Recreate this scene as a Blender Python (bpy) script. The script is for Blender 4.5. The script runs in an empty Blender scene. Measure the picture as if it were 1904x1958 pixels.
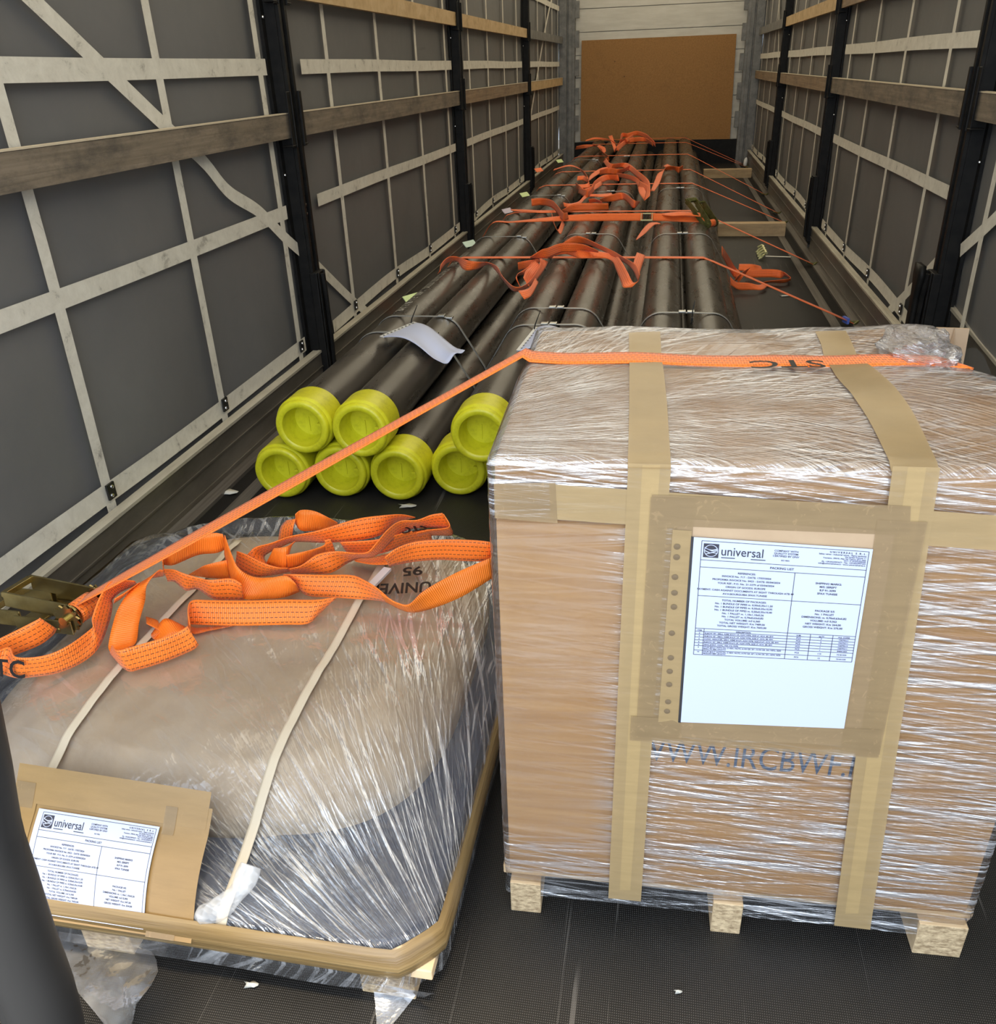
import bpy, bmesh, math, random
from mathutils import Vector, Matrix, noise
random.seed(7)
sc = bpy.context.scene
COL = sc.collection
PI = math.pi

# ------------------------------------------------------------------ camera, light, exposure
FPX = 1622.155
CAM = Vector((0.222, 0.075, 1.246))
R_ = Vector((0.98321, 0.18065, -0.03423)); 
W_ = Vector((-0.177, 0.869, -0.462)).normalized()
yaw, pit, rol = 0.2003, 0.4802, -0.0387
W_ = Vector((-math.sin(yaw)*math.cos(pit), math.cos(yaw)*math.cos(pit), -math.sin(pit)))
r0 = Vector((math.cos(yaw), math.sin(yaw), 0)); u0 = r0.cross(W_)
R_ = math.cos(rol)*r0 + math.sin(rol)*u0
U_ = -math.sin(rol)*r0 + math.cos(rol)*u0
cd = bpy.data.cameras.new('camera'); cam = bpy.data.objects.new('camera', cd); COL.objects.link(cam)
cd.sensor_fit = 'HORIZONTAL'; cd.sensor_width = 36; cd.lens = FPX/1904*36
cd.clip_start = 0.02; cd.clip_end = 200
cam.matrix_world = Matrix((( R_.x, U_.x, -W_.x, CAM.x), (R_.y, U_.y, -W_.y, CAM.y), (R_.z, U_.z, -W_.z, CAM.z), (0,0,0,1)))
sc.camera = cam

w = bpy.data.worlds.new('sky'); sc.world = w; w.use_nodes = True
bg = w.node_tree.nodes['Background']
bg.inputs['Color'].default_value = (0.74, 0.86, 1.0, 1); bg.inputs['Strength'].default_value = 2.2
sd = bpy.data.lights.new('sun', 'SUN'); sd.energy = 6.5; sd.color = (1.0, 0.82, 0.55); sd.angle = math.radians(8)
so = bpy.data.objects.new('sun', sd); COL.objects.link(so); so.rotation_euler = (math.radians(12), math.radians(8), 0)
ad = bpy.data.lights.new('rear_daylight', 'AREA'); ad.shape = 'RECTANGLE'; ad.size = 2.5; ad.size_y = 2.6
ad.energy = 62; ad.color = (0.80, 0.89, 1.0)
ao = bpy.data.objects.new('rear_daylight', ad); COL.objects.link(ao); ao.location = (0, -1.5, 1.9)
ao.rotation_euler = (math.radians(78), 0, 0)
sc.view_settings.view_transform = 'Standard'; sc.view_settings.look = 'None'
sc.view_settings.gamma = 1; sc.view_settings.use_curve_mapping = False
sc.view_settings.exposure = 0.15

# ------------------------------------------------------------------ geometry measured along sight lines
def ray(px, py): return W_ + R_*((px-952)/FPX) - U_*((py-979)/FPX)
def at_z(px, py, z): d = ray(px, py); return CAM + d*((z-CAM.z)/d.z)
def at_x(px, py, x): d = ray(px, py); return CAM + d*((x-CAM.x)/d.x)
def at_y(px, py, y): d = ray(px, py); return CAM + d*((y-CAM.y)/d.y)
def at_plane(px, py, p, n): d = ray(px, py); return CAM + d*((p-CAM).dot(n)/d.dot(n))

# ------------------------------------------------------------------ materials
def newmat(name):
    m = bpy.data.materials.new(name); m.use_nodes = True
    nt = m.node_tree; b = nt.nodes['Principled BSDF']; return m, nt, b
def N(nt, t, **kw):
    n = nt.nodes.new(t)
    for k, v in kw.items():
        if k.startswith('i_'): n.inputs[k[2:].replace('_', ' ')].default_value = v
        else: setattr(n, k, v)
    return n
def LK(nt, a, b): nt.links.new(a, b)
def coords(nt, kind='Object', scale=(1,1,1), rot=(0,0,0)):
    tc = N(nt, 'ShaderNodeTexCoord'); mp = N(nt, 'ShaderNodeMapping')
    mp.inputs['Scale'].default_value = scale; mp.inputs['Rotation'].default_value = rot
    LK(nt, tc.outputs[kind], mp.inputs['Vector']); return mp.outputs['Vector']
def noi(nt, vec, scale, detail=4, rough=.6, dist=0):
    n = N(nt, 'ShaderNodeTexNoise'); n.inputs['Scale'].default_value = scale; n.inputs['Detail'].default_value = detail
    n.inputs['Roughness'].default_value = rough; n.inputs['Distortion'].default_value = dist
    LK(nt, vec, n.inputs['Vector']); return n.outputs['Fac']
def ramp(nt, fac, stops):
    r = N(nt, 'ShaderNodeValToRGB'); e = r.color_ramp.elements
    while len(e) < len(stops): e.new(.5)
    for i, (p, c) in enumerate(stops):
        e[i].position = p; e[i].color = (c if isinstance(c, tuple) else (c,c,c)) + (1,)
    LK(nt, fac, r.inputs['Fac']); return r.outputs['Color']
def math_(nt, op, a, b=None, clamp=False):
    m = N(nt, 'ShaderNodeMath', operation=op); m.use_clamp = clamp
    for i, v in enumerate((a, b)):
        if v is None: continue
        if isinstance(v, (int, float)): m.inputs[i].default_value = v
        else: LK(nt, v, m.inputs[i])
    return m.outputs[0]
def mixc(nt, f, a, b, mode='MIX'):
    m = N(nt, 'ShaderNodeMixRGB', blend_type=mode)
    for i, v in enumerate((f, a, b)):
        if isinstance(v, (int, float)): m.inputs[i].default_value = v
        elif isinstance(v, tuple): m.inputs[i].default_value = v + (1,)
        else: LK(nt, v, m.inputs[i])
    return m.outputs[0]
def bump(nt, b, h, strength=.3, dist=.01):
    n = N(nt, 'ShaderNodeBump'); n.inputs['Strength'].default_value = strength; n.inputs['Distance'].default_value = dist
    LK(nt, h, n.inputs['Height']); LK(nt, n.outputs['Normal'], b.inputs['Normal'])
def plain(name, col, rough=.5, metal=0, spec=.5):
    m, nt, b = newmat(name); b.inputs['Base Color'].default_value = col+(1,); b.inputs['Roughness'].default_value = rough
    b.inputs['Metallic'].default_value = metal; b.inputs['Specular IOR Level'].default_value = spec; return m
def mottled(name, c1, c2, scale=(1,1,1), nscale=8, rough=.6, metal=0, bs=.15, bd=.003, detail=6, lo=.35, hi=.65, spec=.5, dist=0):
    m, nt, b = newmat(name); v = coords(nt, 'Object', scale); f = noi(nt, v, nscale, detail, .65, dist)
    LK(nt, ramp(nt, f, [(lo, c1), (hi, c2)]), b.inputs['Base Color'])
    b.inputs['Roughness'].default_value = rough; b.inputs['Metallic'].default_value = metal; b.inputs['Specular IOR Level'].default_value = spec
    if bs: bump(nt, b, f, bs, bd)
    return m
M = {}
# floor: dark resin plywood with a fine anti-slip mesh pattern, scratches and dust
m, nt, b = newmat('floor_mesh_plywood')
v = coords(nt, 'Object'); 
sx = N(nt, 'ShaderNodeSeparateXYZ'); LK(nt, v, sx.inputs[0])
k = 2*PI/.0064
wa = math_(nt, 'SINE', math_(nt, 'MULTIPLY', math_(nt, 'ADD', sx.outputs[0], math_(nt, 'MULTIPLY', sx.outputs[1], .85)), k))
wb = math_(nt, 'SINE', math_(nt, 'MULTIPLY', math_(nt, 'SUBTRACT', sx.outputs[0], math_(nt, 'MULTIPLY', sx.outputs[1], .85)), k))
g = math_(nt, 'MULTIPLY', wa, wb); dots = ramp(nt, g, [(.35, 0.0), (.75, 1.0)])
dust = noi(nt, v, 3.2, 7, .7)
scr = noi(nt, coords(nt, 'Object', (60, 1.3, 1), (0,0,.25)), 1.0, 3, .6)
scr2 = noi(nt, coords(nt, 'Object', (90, 1.1, 1), (0,0,-.3)), 1.0, 3, .6)
base = mixc(nt, ramp(nt, dust, [(.35, 0.0), (.75, .75)]), (.006,.0055,.005), (.017,.015,.0135))
base = mixc(nt, math_(nt, 'MULTIPLY', dots, .75), base, (.105,.098,.09))
sc_ = math_(nt, 'MAXIMUM', ramp(nt, scr, [(.66, 0.0), (.70, .55)]), ramp(nt, scr2, [(.67, 0.0), (.71, .5)]))
base = mixc(nt, sc_, base, (.13,.12,.11))
LK(nt, base, b.inputs['Base Color']); b.inputs['Roughness'].default_value = .5; b.inputs['Specular IOR Level'].default_value = .35
bump(nt, b, dots, .5, .0012); M['floor'] = m
# grey curtain tarpaulin
m, nt, b = newmat('grey_tarpaulin'); v = coords(nt, 'Object')
f = noi(nt, v, 2.1, 8, .7); f2 = noi(nt, coords(nt, 'Object', (1, .5, 9), (.6,0,0)), 2, 5, .7)
base = mixc(nt, ramp(nt, f, [(.3, 0.0), (.7, 1.0)]), (.125,.125,.125), (.155,.152,.148))
base = mixc(nt, ramp(nt, f2, [(.68, 0.0), (.76, .55)]), base, (.06,.06,.06))
LK(nt, base, b.inputs['Base Color']); b.inputs['Roughness'].default_value = .55
bump(nt, b, noi(nt, v, 3, 3), .25, .02); M['tarp'] = m
# off-white webbing sewn to the curtain
m, nt, b = newmat('cream_webbing'); v = coords(nt, 'Object'); f = noi(nt, v, 14, 8, .75, .4)
LK(nt, ramp(nt, f, [(.30, (.28,.26,.22)), (.42, (.60,.57,.49)), (.7, (.72,.69,.60))]), b.inputs['Base Color']); b.inputs['Roughness'].default_value = .8
bump(nt, b, noi(nt, v, 400, 1), .3, .001); M['cream'] = m
def wood(name, c1, c2, c3, sc_=(6, 1, 40), rough=.7, dirt=.5, dcol=(.05,.045,.04)):
    m, nt, b = newmat(name); v = coords(nt, 'Object', sc_); f = noi(nt, v, 1.6, 6, .6, .6)
    base = ramp(nt, f, [(.3, c1), (.5, c2), (.72, c3)])
    d = noi(nt, coords(nt, 'Object', (3, 3, 8)), 1.6, 8, .75)
    base = mixc(nt, ramp(nt, d, [(.45, 0.0), (.68, dirt)]), base, dcol)
    LK(nt, base, b.inputs['Base Color']); b.inputs['Roughness'].default_value = rough; bump(nt, b, f, .3, .002); return m
M['plank_dirty'] = wood('weathered_plank', (.15,.12,.085), (.20,.16,.115), (.26,.21,.155), (8,1.2,50), .7, .75)
M['plank_brown'] = wood('brown_plank', (.20,.13,.075), (.27,.185,.11), (.34,.25,.16), (8,1.2,50), .7, .45)
M['plank_pale'] = wood('pale_plank', (.42,.28,.13), (.55,.38,.19), (.63,.46,.25), (8,6,8), .65, .12, (.2,.13,.06))
M['plank_edge'] = plain('plank_top_ply_edge', (.55,.47,.34), .8)
M['pine'] = wood('pine_block', (.50,.33,.17), (.66,.47,.27), (.75,.57,.36), (5,5,5), .75, .2, (.3,.2,.1))
M['endgrain'] = mottled('pine_end_grain', (.28,.19,.10), (.66,.50,.30), (1,1,2), 90, .85, 0, .8, .003)
M['beam'] = wood('pine_beam', (.36,.24,.13), (.48,.34,.19), (.56,.42,.26), (1.5,8,12), .75, .35, (.10,.07,.05))
M['black_steel'] = mottled('black_painted_steel', (.005,.005,.005), (.012,.011,.010), (1,1,1), 20, .5, 0, .05, .001, spec=.18)
M['zinc'] = plain('bright_zinc', (.75,.75,.75), .25, 1)
M['galv'] = mottled('galvanised_steel', (.14,.14,.135), (.24,.235,.22), (1,1,1), 12, .5, .35, .1, .002)
M['alu_dirty'] = mottled('dirty_aluminium', (.13,.115,.095), (.24,.215,.18), (8,.6,2), 3, .38, .55, .05, .001)
M['alu_rim'] = mottled('aluminium_rim', (.10,.085,.07), (.2,.18,.155), (30,.6,2), 2, .45, .4, .2, .001)
M['alu_edge'] = mottled('bright_aluminium_edge', (.42,.38,.30), (.60,.56,.46), (4,1,4), 3, .4, .3, .05, .001)
M['board_plane'] = mottled('white_headboard_planks', (.56,.54,.48), (.66,.64,.58), (1,1,6), 3, .5, 0, .05, .002)
m, nt, b = newmat('hardboard_sheet'); v = coords(nt, 'Object')
f = noi(nt, v, 62, 5, .85); f2 = noi(nt, v, 3, 6, .7)
base = mixc(nt, ramp(nt, f, [(.3, 0.0), (.7, 1.0)]), (.24,.115,.03), (.40,.205,.062))
base = mixc(nt, ramp(nt, f2, [(.55, 0.0), (.8, .35)]), base, (.12,.06,.025))
vo = N(nt, 'ShaderNodeTexVoronoi'); vo.inputs['Scale'].default_value = 5.5; LK(nt, v, vo.inputs['Vector'])
base = mixc(nt, ramp(nt, vo.outputs['Distance'], [(.035, .8), (.06, 0.0)]), base, (.06,.03,.015))
LK(nt, base, b.inputs['Base Color']); b.inputs['Roughness'].default_value = .7; M['ply'] = m
# pipes: dark lacquered steel
m, nt, b = newmat('dark_lacquered_pipe'); v = coords(nt, 'Object')
f = noi(nt, coords(nt, 'Object', (1, .35, 1)), 14, 8, .7); f2 = noi(nt, coords(nt, 'Object', (6, .7, 6)), 5, 6, .8)
base = mixc(nt, ramp(nt, f, [(.3, 0.0), (.72, 1.0)]), (.036,.031,.025), (.082,.070,.056))
base = mixc(nt, ramp(nt, f2, [(.56, 0.0), (.75, .55)]), base, (.115,.10,.08))
f3 = noi(nt, coords(nt, 'Object', (30, 1.2, 30), (.3,0,0)), 3, 5, .8)
base = mixc(nt, ramp(nt, f3, [(.70, 0.0), (.76, .6)]), base, (.30,.27,.22))
LK(nt, base, b.inputs['Base Color']); LK(nt, ramp(nt, f, [(.3, .2), (.7, .42)]), b.inputs['Roughness'])
bump(nt, b, f, .12, .002); M['pipe'] = m
m, nt, b = newmat('yellow_plastic_cap'); v = coords(nt, 'Object'); f = noi(nt, v, 22, 7, .75)
LK(nt, ramp(nt, f, [(.3, (.48,.46,.010)), (.5, (.64,.62,.018)), (.7, (.70,.67,.03))]), b.inputs['Base Color'])
b.inputs['Roughness'].default_value = .38; b.inputs['Subsurface Weight'].default_value = .25
b.inputs['Subsurface Radius'].default_value = (.02,.02,.004); b.inputs['Subsurface Scale'].default_value = .5; M['cap'] = m
# orange webbing, woven ribs, black dashed lines on the front side
def webbing(name, c_front, c_back):
    m, nt, b = newmat(name); uv = N(nt, 'ShaderNodeUVMap'); s = N(nt, 'ShaderNodeSeparateXYZ'); LK(nt, uv.outputs[0], s.inputs[0])
    fu = math_(nt, 'FRACT', math_(nt, 'MULTIPLY', s.outputs[0], 5.0))
    line = math_(nt, 'LESS_THAN', math_(nt, 'ABSOLUTE', math_(nt, 'SUBTRACT', fu, .5)), .065)
    row = math_(nt, 'FLOOR', math_(nt, 'MULTIPLY', s.outputs[0], 5.0))
    ph = math_(nt, 'ADD', math_(nt, 'MULTIPLY', s.outputs[1], 110), math_(nt, 'MULTIPLY', row, .37))
    dash = math_(nt, 'LESS_THAN', math_(nt, 'FRACT', ph), .66)
    mk = math_(nt, 'MULTIPLY', line, dash)
    ge = N(nt, 'ShaderNodeNewGeometry')
    mk = math_(nt, 'MULTIPLY', mk, math_(nt, 'SUBTRACT', 1.0, ge.outputs['Backfacing']))
    rib = math_(nt, 'SINE', math_(nt, 'MULTIPLY', s.outputs[1], 2*PI/.0042))
    colr = mixc(nt, math_(nt, 'MULTIPLY', math_(nt, 'ADD', rib, 1), .07), mixc(nt, ge.outputs['Backfacing'], c_front, c_back), (1.0,.34,.12))
    LK(nt, mixc(nt, mk, colr, (.02,.01,.008)), b.inputs['Base Color']); b.inputs['Roughness'].default_value = .48
    b.inputs['Sheen Weight'].default_value = .15
    bump(nt, b, rib, .45, .0008); return m
M['web'] = webbing('orange_webbing', (1.0,.200,.008), (1.0,.22,.010))
M['web_far'] = webbing('orange_webbing_worn', (1.0,.165,.018), (1.0,.17,.022))
def webback(name, c):
    m, nt, b = newmat(name); uv = N(nt, 'ShaderNodeUVMap'); s = N(nt, 'ShaderNodeSeparateXYZ'); LK(nt, uv.outputs[0], s.inputs[0])
    rib = math_(nt, 'SINE', math_(nt, 'MULTIPLY', s.outputs[1], 2*PI/.0042))
    LK(nt, mixc(nt, math_(nt, 'MULTIPLY', math_(nt, 'ADD', rib, 1), .07), c, (1.0,.38,.13)), b.inputs['Base Color']); b.inputs['Roughness'].default_value = .42; bump(nt, b, rib, .5, .0008); return m
M['web_back'] = webback('orange_webbing_plain_back', (1.0,.22,.012))
M['web_far_back'] = webback('worn_webbing_plain_back', (.95,.15,.025))
M['brass'] = mottled('yellow_zinc_ratchet', (.36,.27,.10), (.50,.41,.20), (1,1,1), 20, .22, .95, 0)
M['green_zinc'] = mottled('olive_zinc_ratchet', (.16,.18,.06), (.30,.30,.13), (1,1,1), 30, .3, .8, 0)
M['strap_grey'] = plain('grey_strapping_band', (.30,.31,.31), .35, .3)
M['seal'] = plain('shiny_crimp_seal', (.62,.62,.58), .3, .9)
M['paper'] = plain('white_paper', (.52,.57,.77), .55)
M['ink'] = plain('dark_print', (.035,.035,.05), .6)
M['ink_blue'] = plain('blue_grey_print', (.06,.09,.15), .6)
M['ink_black'] = plain('black_print', (.012,.01,.01), .6)
M['ink_white'] = plain('white_stencil', (.34,.32,.28), .6)
M['black_rubber'] = plain('black_rubber', (.018,.018,.019), .55)
M['black_plastic'] = plain('black_plastic', (.01,.01,.01), .4)
M['pp_band'] = plain('cream_strapping_band', (.62,.53,.40), .45)
M['dark_sheet'] = plain('dark_plastic_sheet', (.05,.065,.11), .25)
M['tag_green'] = plain('pale_green_label', (.70,.85,.40), .5)
M['tag_mint'] = plain('mint_label', (.62,.78,.66), .5)
M['tag_lilac'] = plain('lilac_label', (.62,.55,.66), .5)
M['tag_blue'] = plain('blue_label', (.10,.17,.62), .5)
M['tag_orange'] = plain('orange_label', (.90,.18,.04), .5)
# carton
m, nt, b = newmat('brown_carton'); v = coords(nt, 'Object', (2.5, 2.5, 60)); f = noi(nt, v, 1.2, 5, .6, .3)
f2 = noi(nt, coords(nt, 'Object'), 260, 2)
base = ramp(nt, f, [(.3, (.30,.15,.05)), (.55, (.375,.205,.075)), (.75, (.43,.25,.10))])
base = mixc(nt, math_(nt, 'MULTIPLY', f2, .25), base, (.60,.41,.23))
LK(nt, base, b.inputs['Base Color']); b.inputs['Roughness'].default_value = .75; M['carton'] = m
M['carton_plain'] = mottled('kraft_cardboard', (.42,.29,.18), (.50,.36,.23), (1,1,1), 5, .8, 0, .05, .002)
# adhesive tape: tan, slightly see-through, with trapped air bubbles
def tape(name, col, alpha, bub=.5):
    m, nt, b = newmat(name); v = coords(nt, 'Object')
    f = noi(nt, coords(nt, 'Object', (9, 9, 70)), 1.4, 4, .6); f2 = noi(nt, v, 75, 4, .6, 1.5)
    base = mixc(nt, ramp(nt, f, [(.3, 0.0), (.7, 1.0)]), col, tuple(min(1, c*1.16) for c in col))
    base = mixc(nt, math_(nt, 'MULTIPLY', ramp(nt, f2, [(.60, 0.0), (.68, 1.0)]), bub), base, tuple(min(1, c*1.5) for c in col))
    LK(nt, base, b.inputs['Base Color']); b.inputs['Roughness'].default_value = .30; b.inputs['Alpha'].default_value = alpha
    bump(nt, b, f, .25, .002); return m
M['tape'] = tape('tan_packing_tape', (.35,.245,.12), .84, .1)
M['tape_dull'] = tape('brown_packing_tape', (.29,.20,.105), .66, .6)
M['tape_gold'] = tape('golden_packing_tape', (.43,.30,.14), .80, .1)
M['tape_ochre'] = tape('ochre_packing_tape', (.29,.18,.07), .95, .1)
# clear wrap: see-through film with milky creases; white streaks also paint in their glints
def film(name, base_op=.10, streak_op=.6, s=(4, 60), rough=.13, tint=(.95,.96,1.0), bst=.7, attr=True, lo=.56, hi=.64, ang=(.06,-.09), cross=.7, tr=(.97,.96,.95)):
    m = bpy.data.materials.new(name); m.use_nodes = True; nt = m.node_tree; nt.nodes.clear()
    out = N(nt, 'ShaderNodeOutputMaterial'); uv = N(nt, 'ShaderNodeUVMap')
    fs = []
    for i, a in enumerate(ang):
        mr = N(nt, 'ShaderNodeMapping'); mr.inputs['Rotation'].default_value = (0, 0, a); LK(nt, uv.outputs[0], mr.inputs[0])
        ms = N(nt, 'ShaderNodeMapping'); ms.inputs['Scale'].default_value = (s[0]*(1+i*.5), s[1]*(1+.45*i), 1); ms.inputs['Location'].default_value = (3.1*i, 7.7*i, 0)
        LK(nt, mr.outputs[0], ms.inputs[0]); fs.append(noi(nt, ms.outputs[0], 1.0, 2, .55, .04))
    st = ramp(nt, fs[0], [(lo, 0.0), (hi, 1.0)])
    for i, f in enumerate(fs[1:]): st = math_(nt, 'MAXIMUM', st, math_(nt, 'MULTIPLY', ramp(nt, f, [(lo, 0.0), (hi, 1.0)]), cross))
    h = fs[0]
    for f in fs[1:]: h = math_(nt, 'ADD', h, f)
    if attr:
        at = N(nt, 'ShaderNodeAttribute', attribute_name='dens'); st = math_(nt, 'MULTIPLY', st, at.outputs['Fac'])
        h = math_(nt, 'MULTIPLY', h, at.outputs['Fac'])
    big = noi(nt, coords(nt, 'Object', (1,1,1)), 9, 4, .6)
    msk = ramp(nt, noi(nt, coords(nt, 'Object', (1,1,1.6)), 6.5, 4, .6), [(.36, .15), (.56, 1.0)]); st = math_(nt, 'MULTIPLY', st, msk)
    bo = math_(nt, 'MULTIPLY', ramp(nt, noi(nt, coords(nt, 'Object', (1.3,1,1)), 4.5, 5, .65, .8), [(.38, .35), (.66, 1.0)]), base_op*1.9)
    bp = N(nt, 'ShaderNodeBump'); bp.inputs['Strength'].default_value = bst; bp.inputs['Distance'].default_value = .006; LK(nt, h, bp.inputs['Height'])
    bp2 = N(nt, 'ShaderNodeBump'); bp2.inputs['Strength'].default_value = .35; bp2.inputs['Distance'].default_value = .02; LK(nt, big, bp2.inputs['Height']); LK(nt, bp2.outputs[0], bp.inputs['Normal'])
    gl = N(nt, 'ShaderNodeBsdfGlossy'); gl.inputs['Roughness'].default_value = rough; gl.inputs['Color'].default_value = tint+(1,); LK(nt, bp.outputs[0], gl.inputs['Normal'])
    df = N(nt, 'ShaderNodeBsdfDiffuse'); df.inputs['Color'].default_value = (.80,.80,.82,1); LK(nt, bp.outputs[0], df.inputs['Normal'])
    tl = N(nt, 'ShaderNodeBsdfTransparent'); tl.inputs['Color'].default_value = tr+(1,)
    mx = N(nt, 'ShaderNodeMixShader'); mx.inputs[0].default_value = .45; LK(nt, gl.outputs[0], mx.inputs[1]); LK(nt, df.outputs[0], mx.inputs[2])
    fr = N(nt, 'ShaderNodeFresnel'); fr.inputs['IOR'].default_value = 1.42; LK(nt, bp.outputs[0], fr.inputs['Normal'])
    lay = math_(nt, 'ADD', math_(nt, 'MULTIPLY', st, streak_op), bo, True)
    m1 = N(nt, 'ShaderNodeMixShader'); LK(nt, lay, m1.inputs[0]); LK(nt, tl.outputs[0], m1.inputs[1]); LK(nt, mx.outputs[0], m1.inputs[2])
    m2 = N(nt, 'ShaderNodeMixShader'); LK(nt, math_(nt, 'MULTIPLY', fr.outputs[0], .65, True), m2.inputs[0]); LK(nt, m1.outputs[0], m2.inputs[1]); LK(nt, gl.outputs[0], m2.inputs[2])
    LK(nt, m2.outputs[0], out.inputs['Surface']); return m
M['film_box'] = film('stretch_film', .04, .66, (1.4, 80), .16, bst=.8, cross=.85, lo=.54, hi=.605, ang=(.03,-.09,.13))
M['film_top'] = film('stretch_film_crinkled', .15, .55, (2.2, 140), .2, bst=.6, lo=.50, hi=.60, ang=(.12,-.2,.5), cross=.7)
M['film_pallet'] = film('clear_poly_wrap', .09, .6, (3.0, 62), .13, bst=.6, lo=.565, hi=.64, ang=(.08,-.12,.35), cross=.8)
M['film_scrap'] = film('loose_poly_film', .20, .12, (9, 9), .2, bst=.3, attr=False, ang=(.3,1.4))
m, nt, b = newmat('bubble_wrap_film'); b.inputs['Base Color'].default_value = (.85,.86,.88,1); b.inputs['Roughness'].default_value = .28; b.inputs['Alpha'].default_value = .38
vo = N(nt, 'ShaderNodeTexVoronoi'); vo.inputs['Scale'].default_value = 75; LK(nt, coords(nt, 'Object'), vo.inputs['Vector']); bump(nt, b, vo.outputs['Distance'], .9, .004); M['bubble'] = m
# translucent roof tarpaulin that glows with the sun above it
m = bpy.data.materials.new('translucent_roof_tarp'); m.use_nodes = True; nt = m.node_tree; nt.nodes.clear()
out = N(nt, 'ShaderNodeOutputMaterial'); a = N(nt, 'ShaderNodeBsdfTranslucent'); a.inputs[0].default_value = (.62,.56,.44,1)
d = N(nt, 'ShaderNodeBsdfDiffuse'); d.inputs[0].default_value = (.7,.68,.62,1); mx = N(nt, 'ShaderNodeMixShader'); mx.inputs[0].default_value = .45
LK(nt, a.outputs[0], mx.inputs[1]); LK(nt, d.outputs[0], mx.inputs[2]); LK(nt, mx.outputs[0], out.inputs[0]); M['roof'] = m

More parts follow.
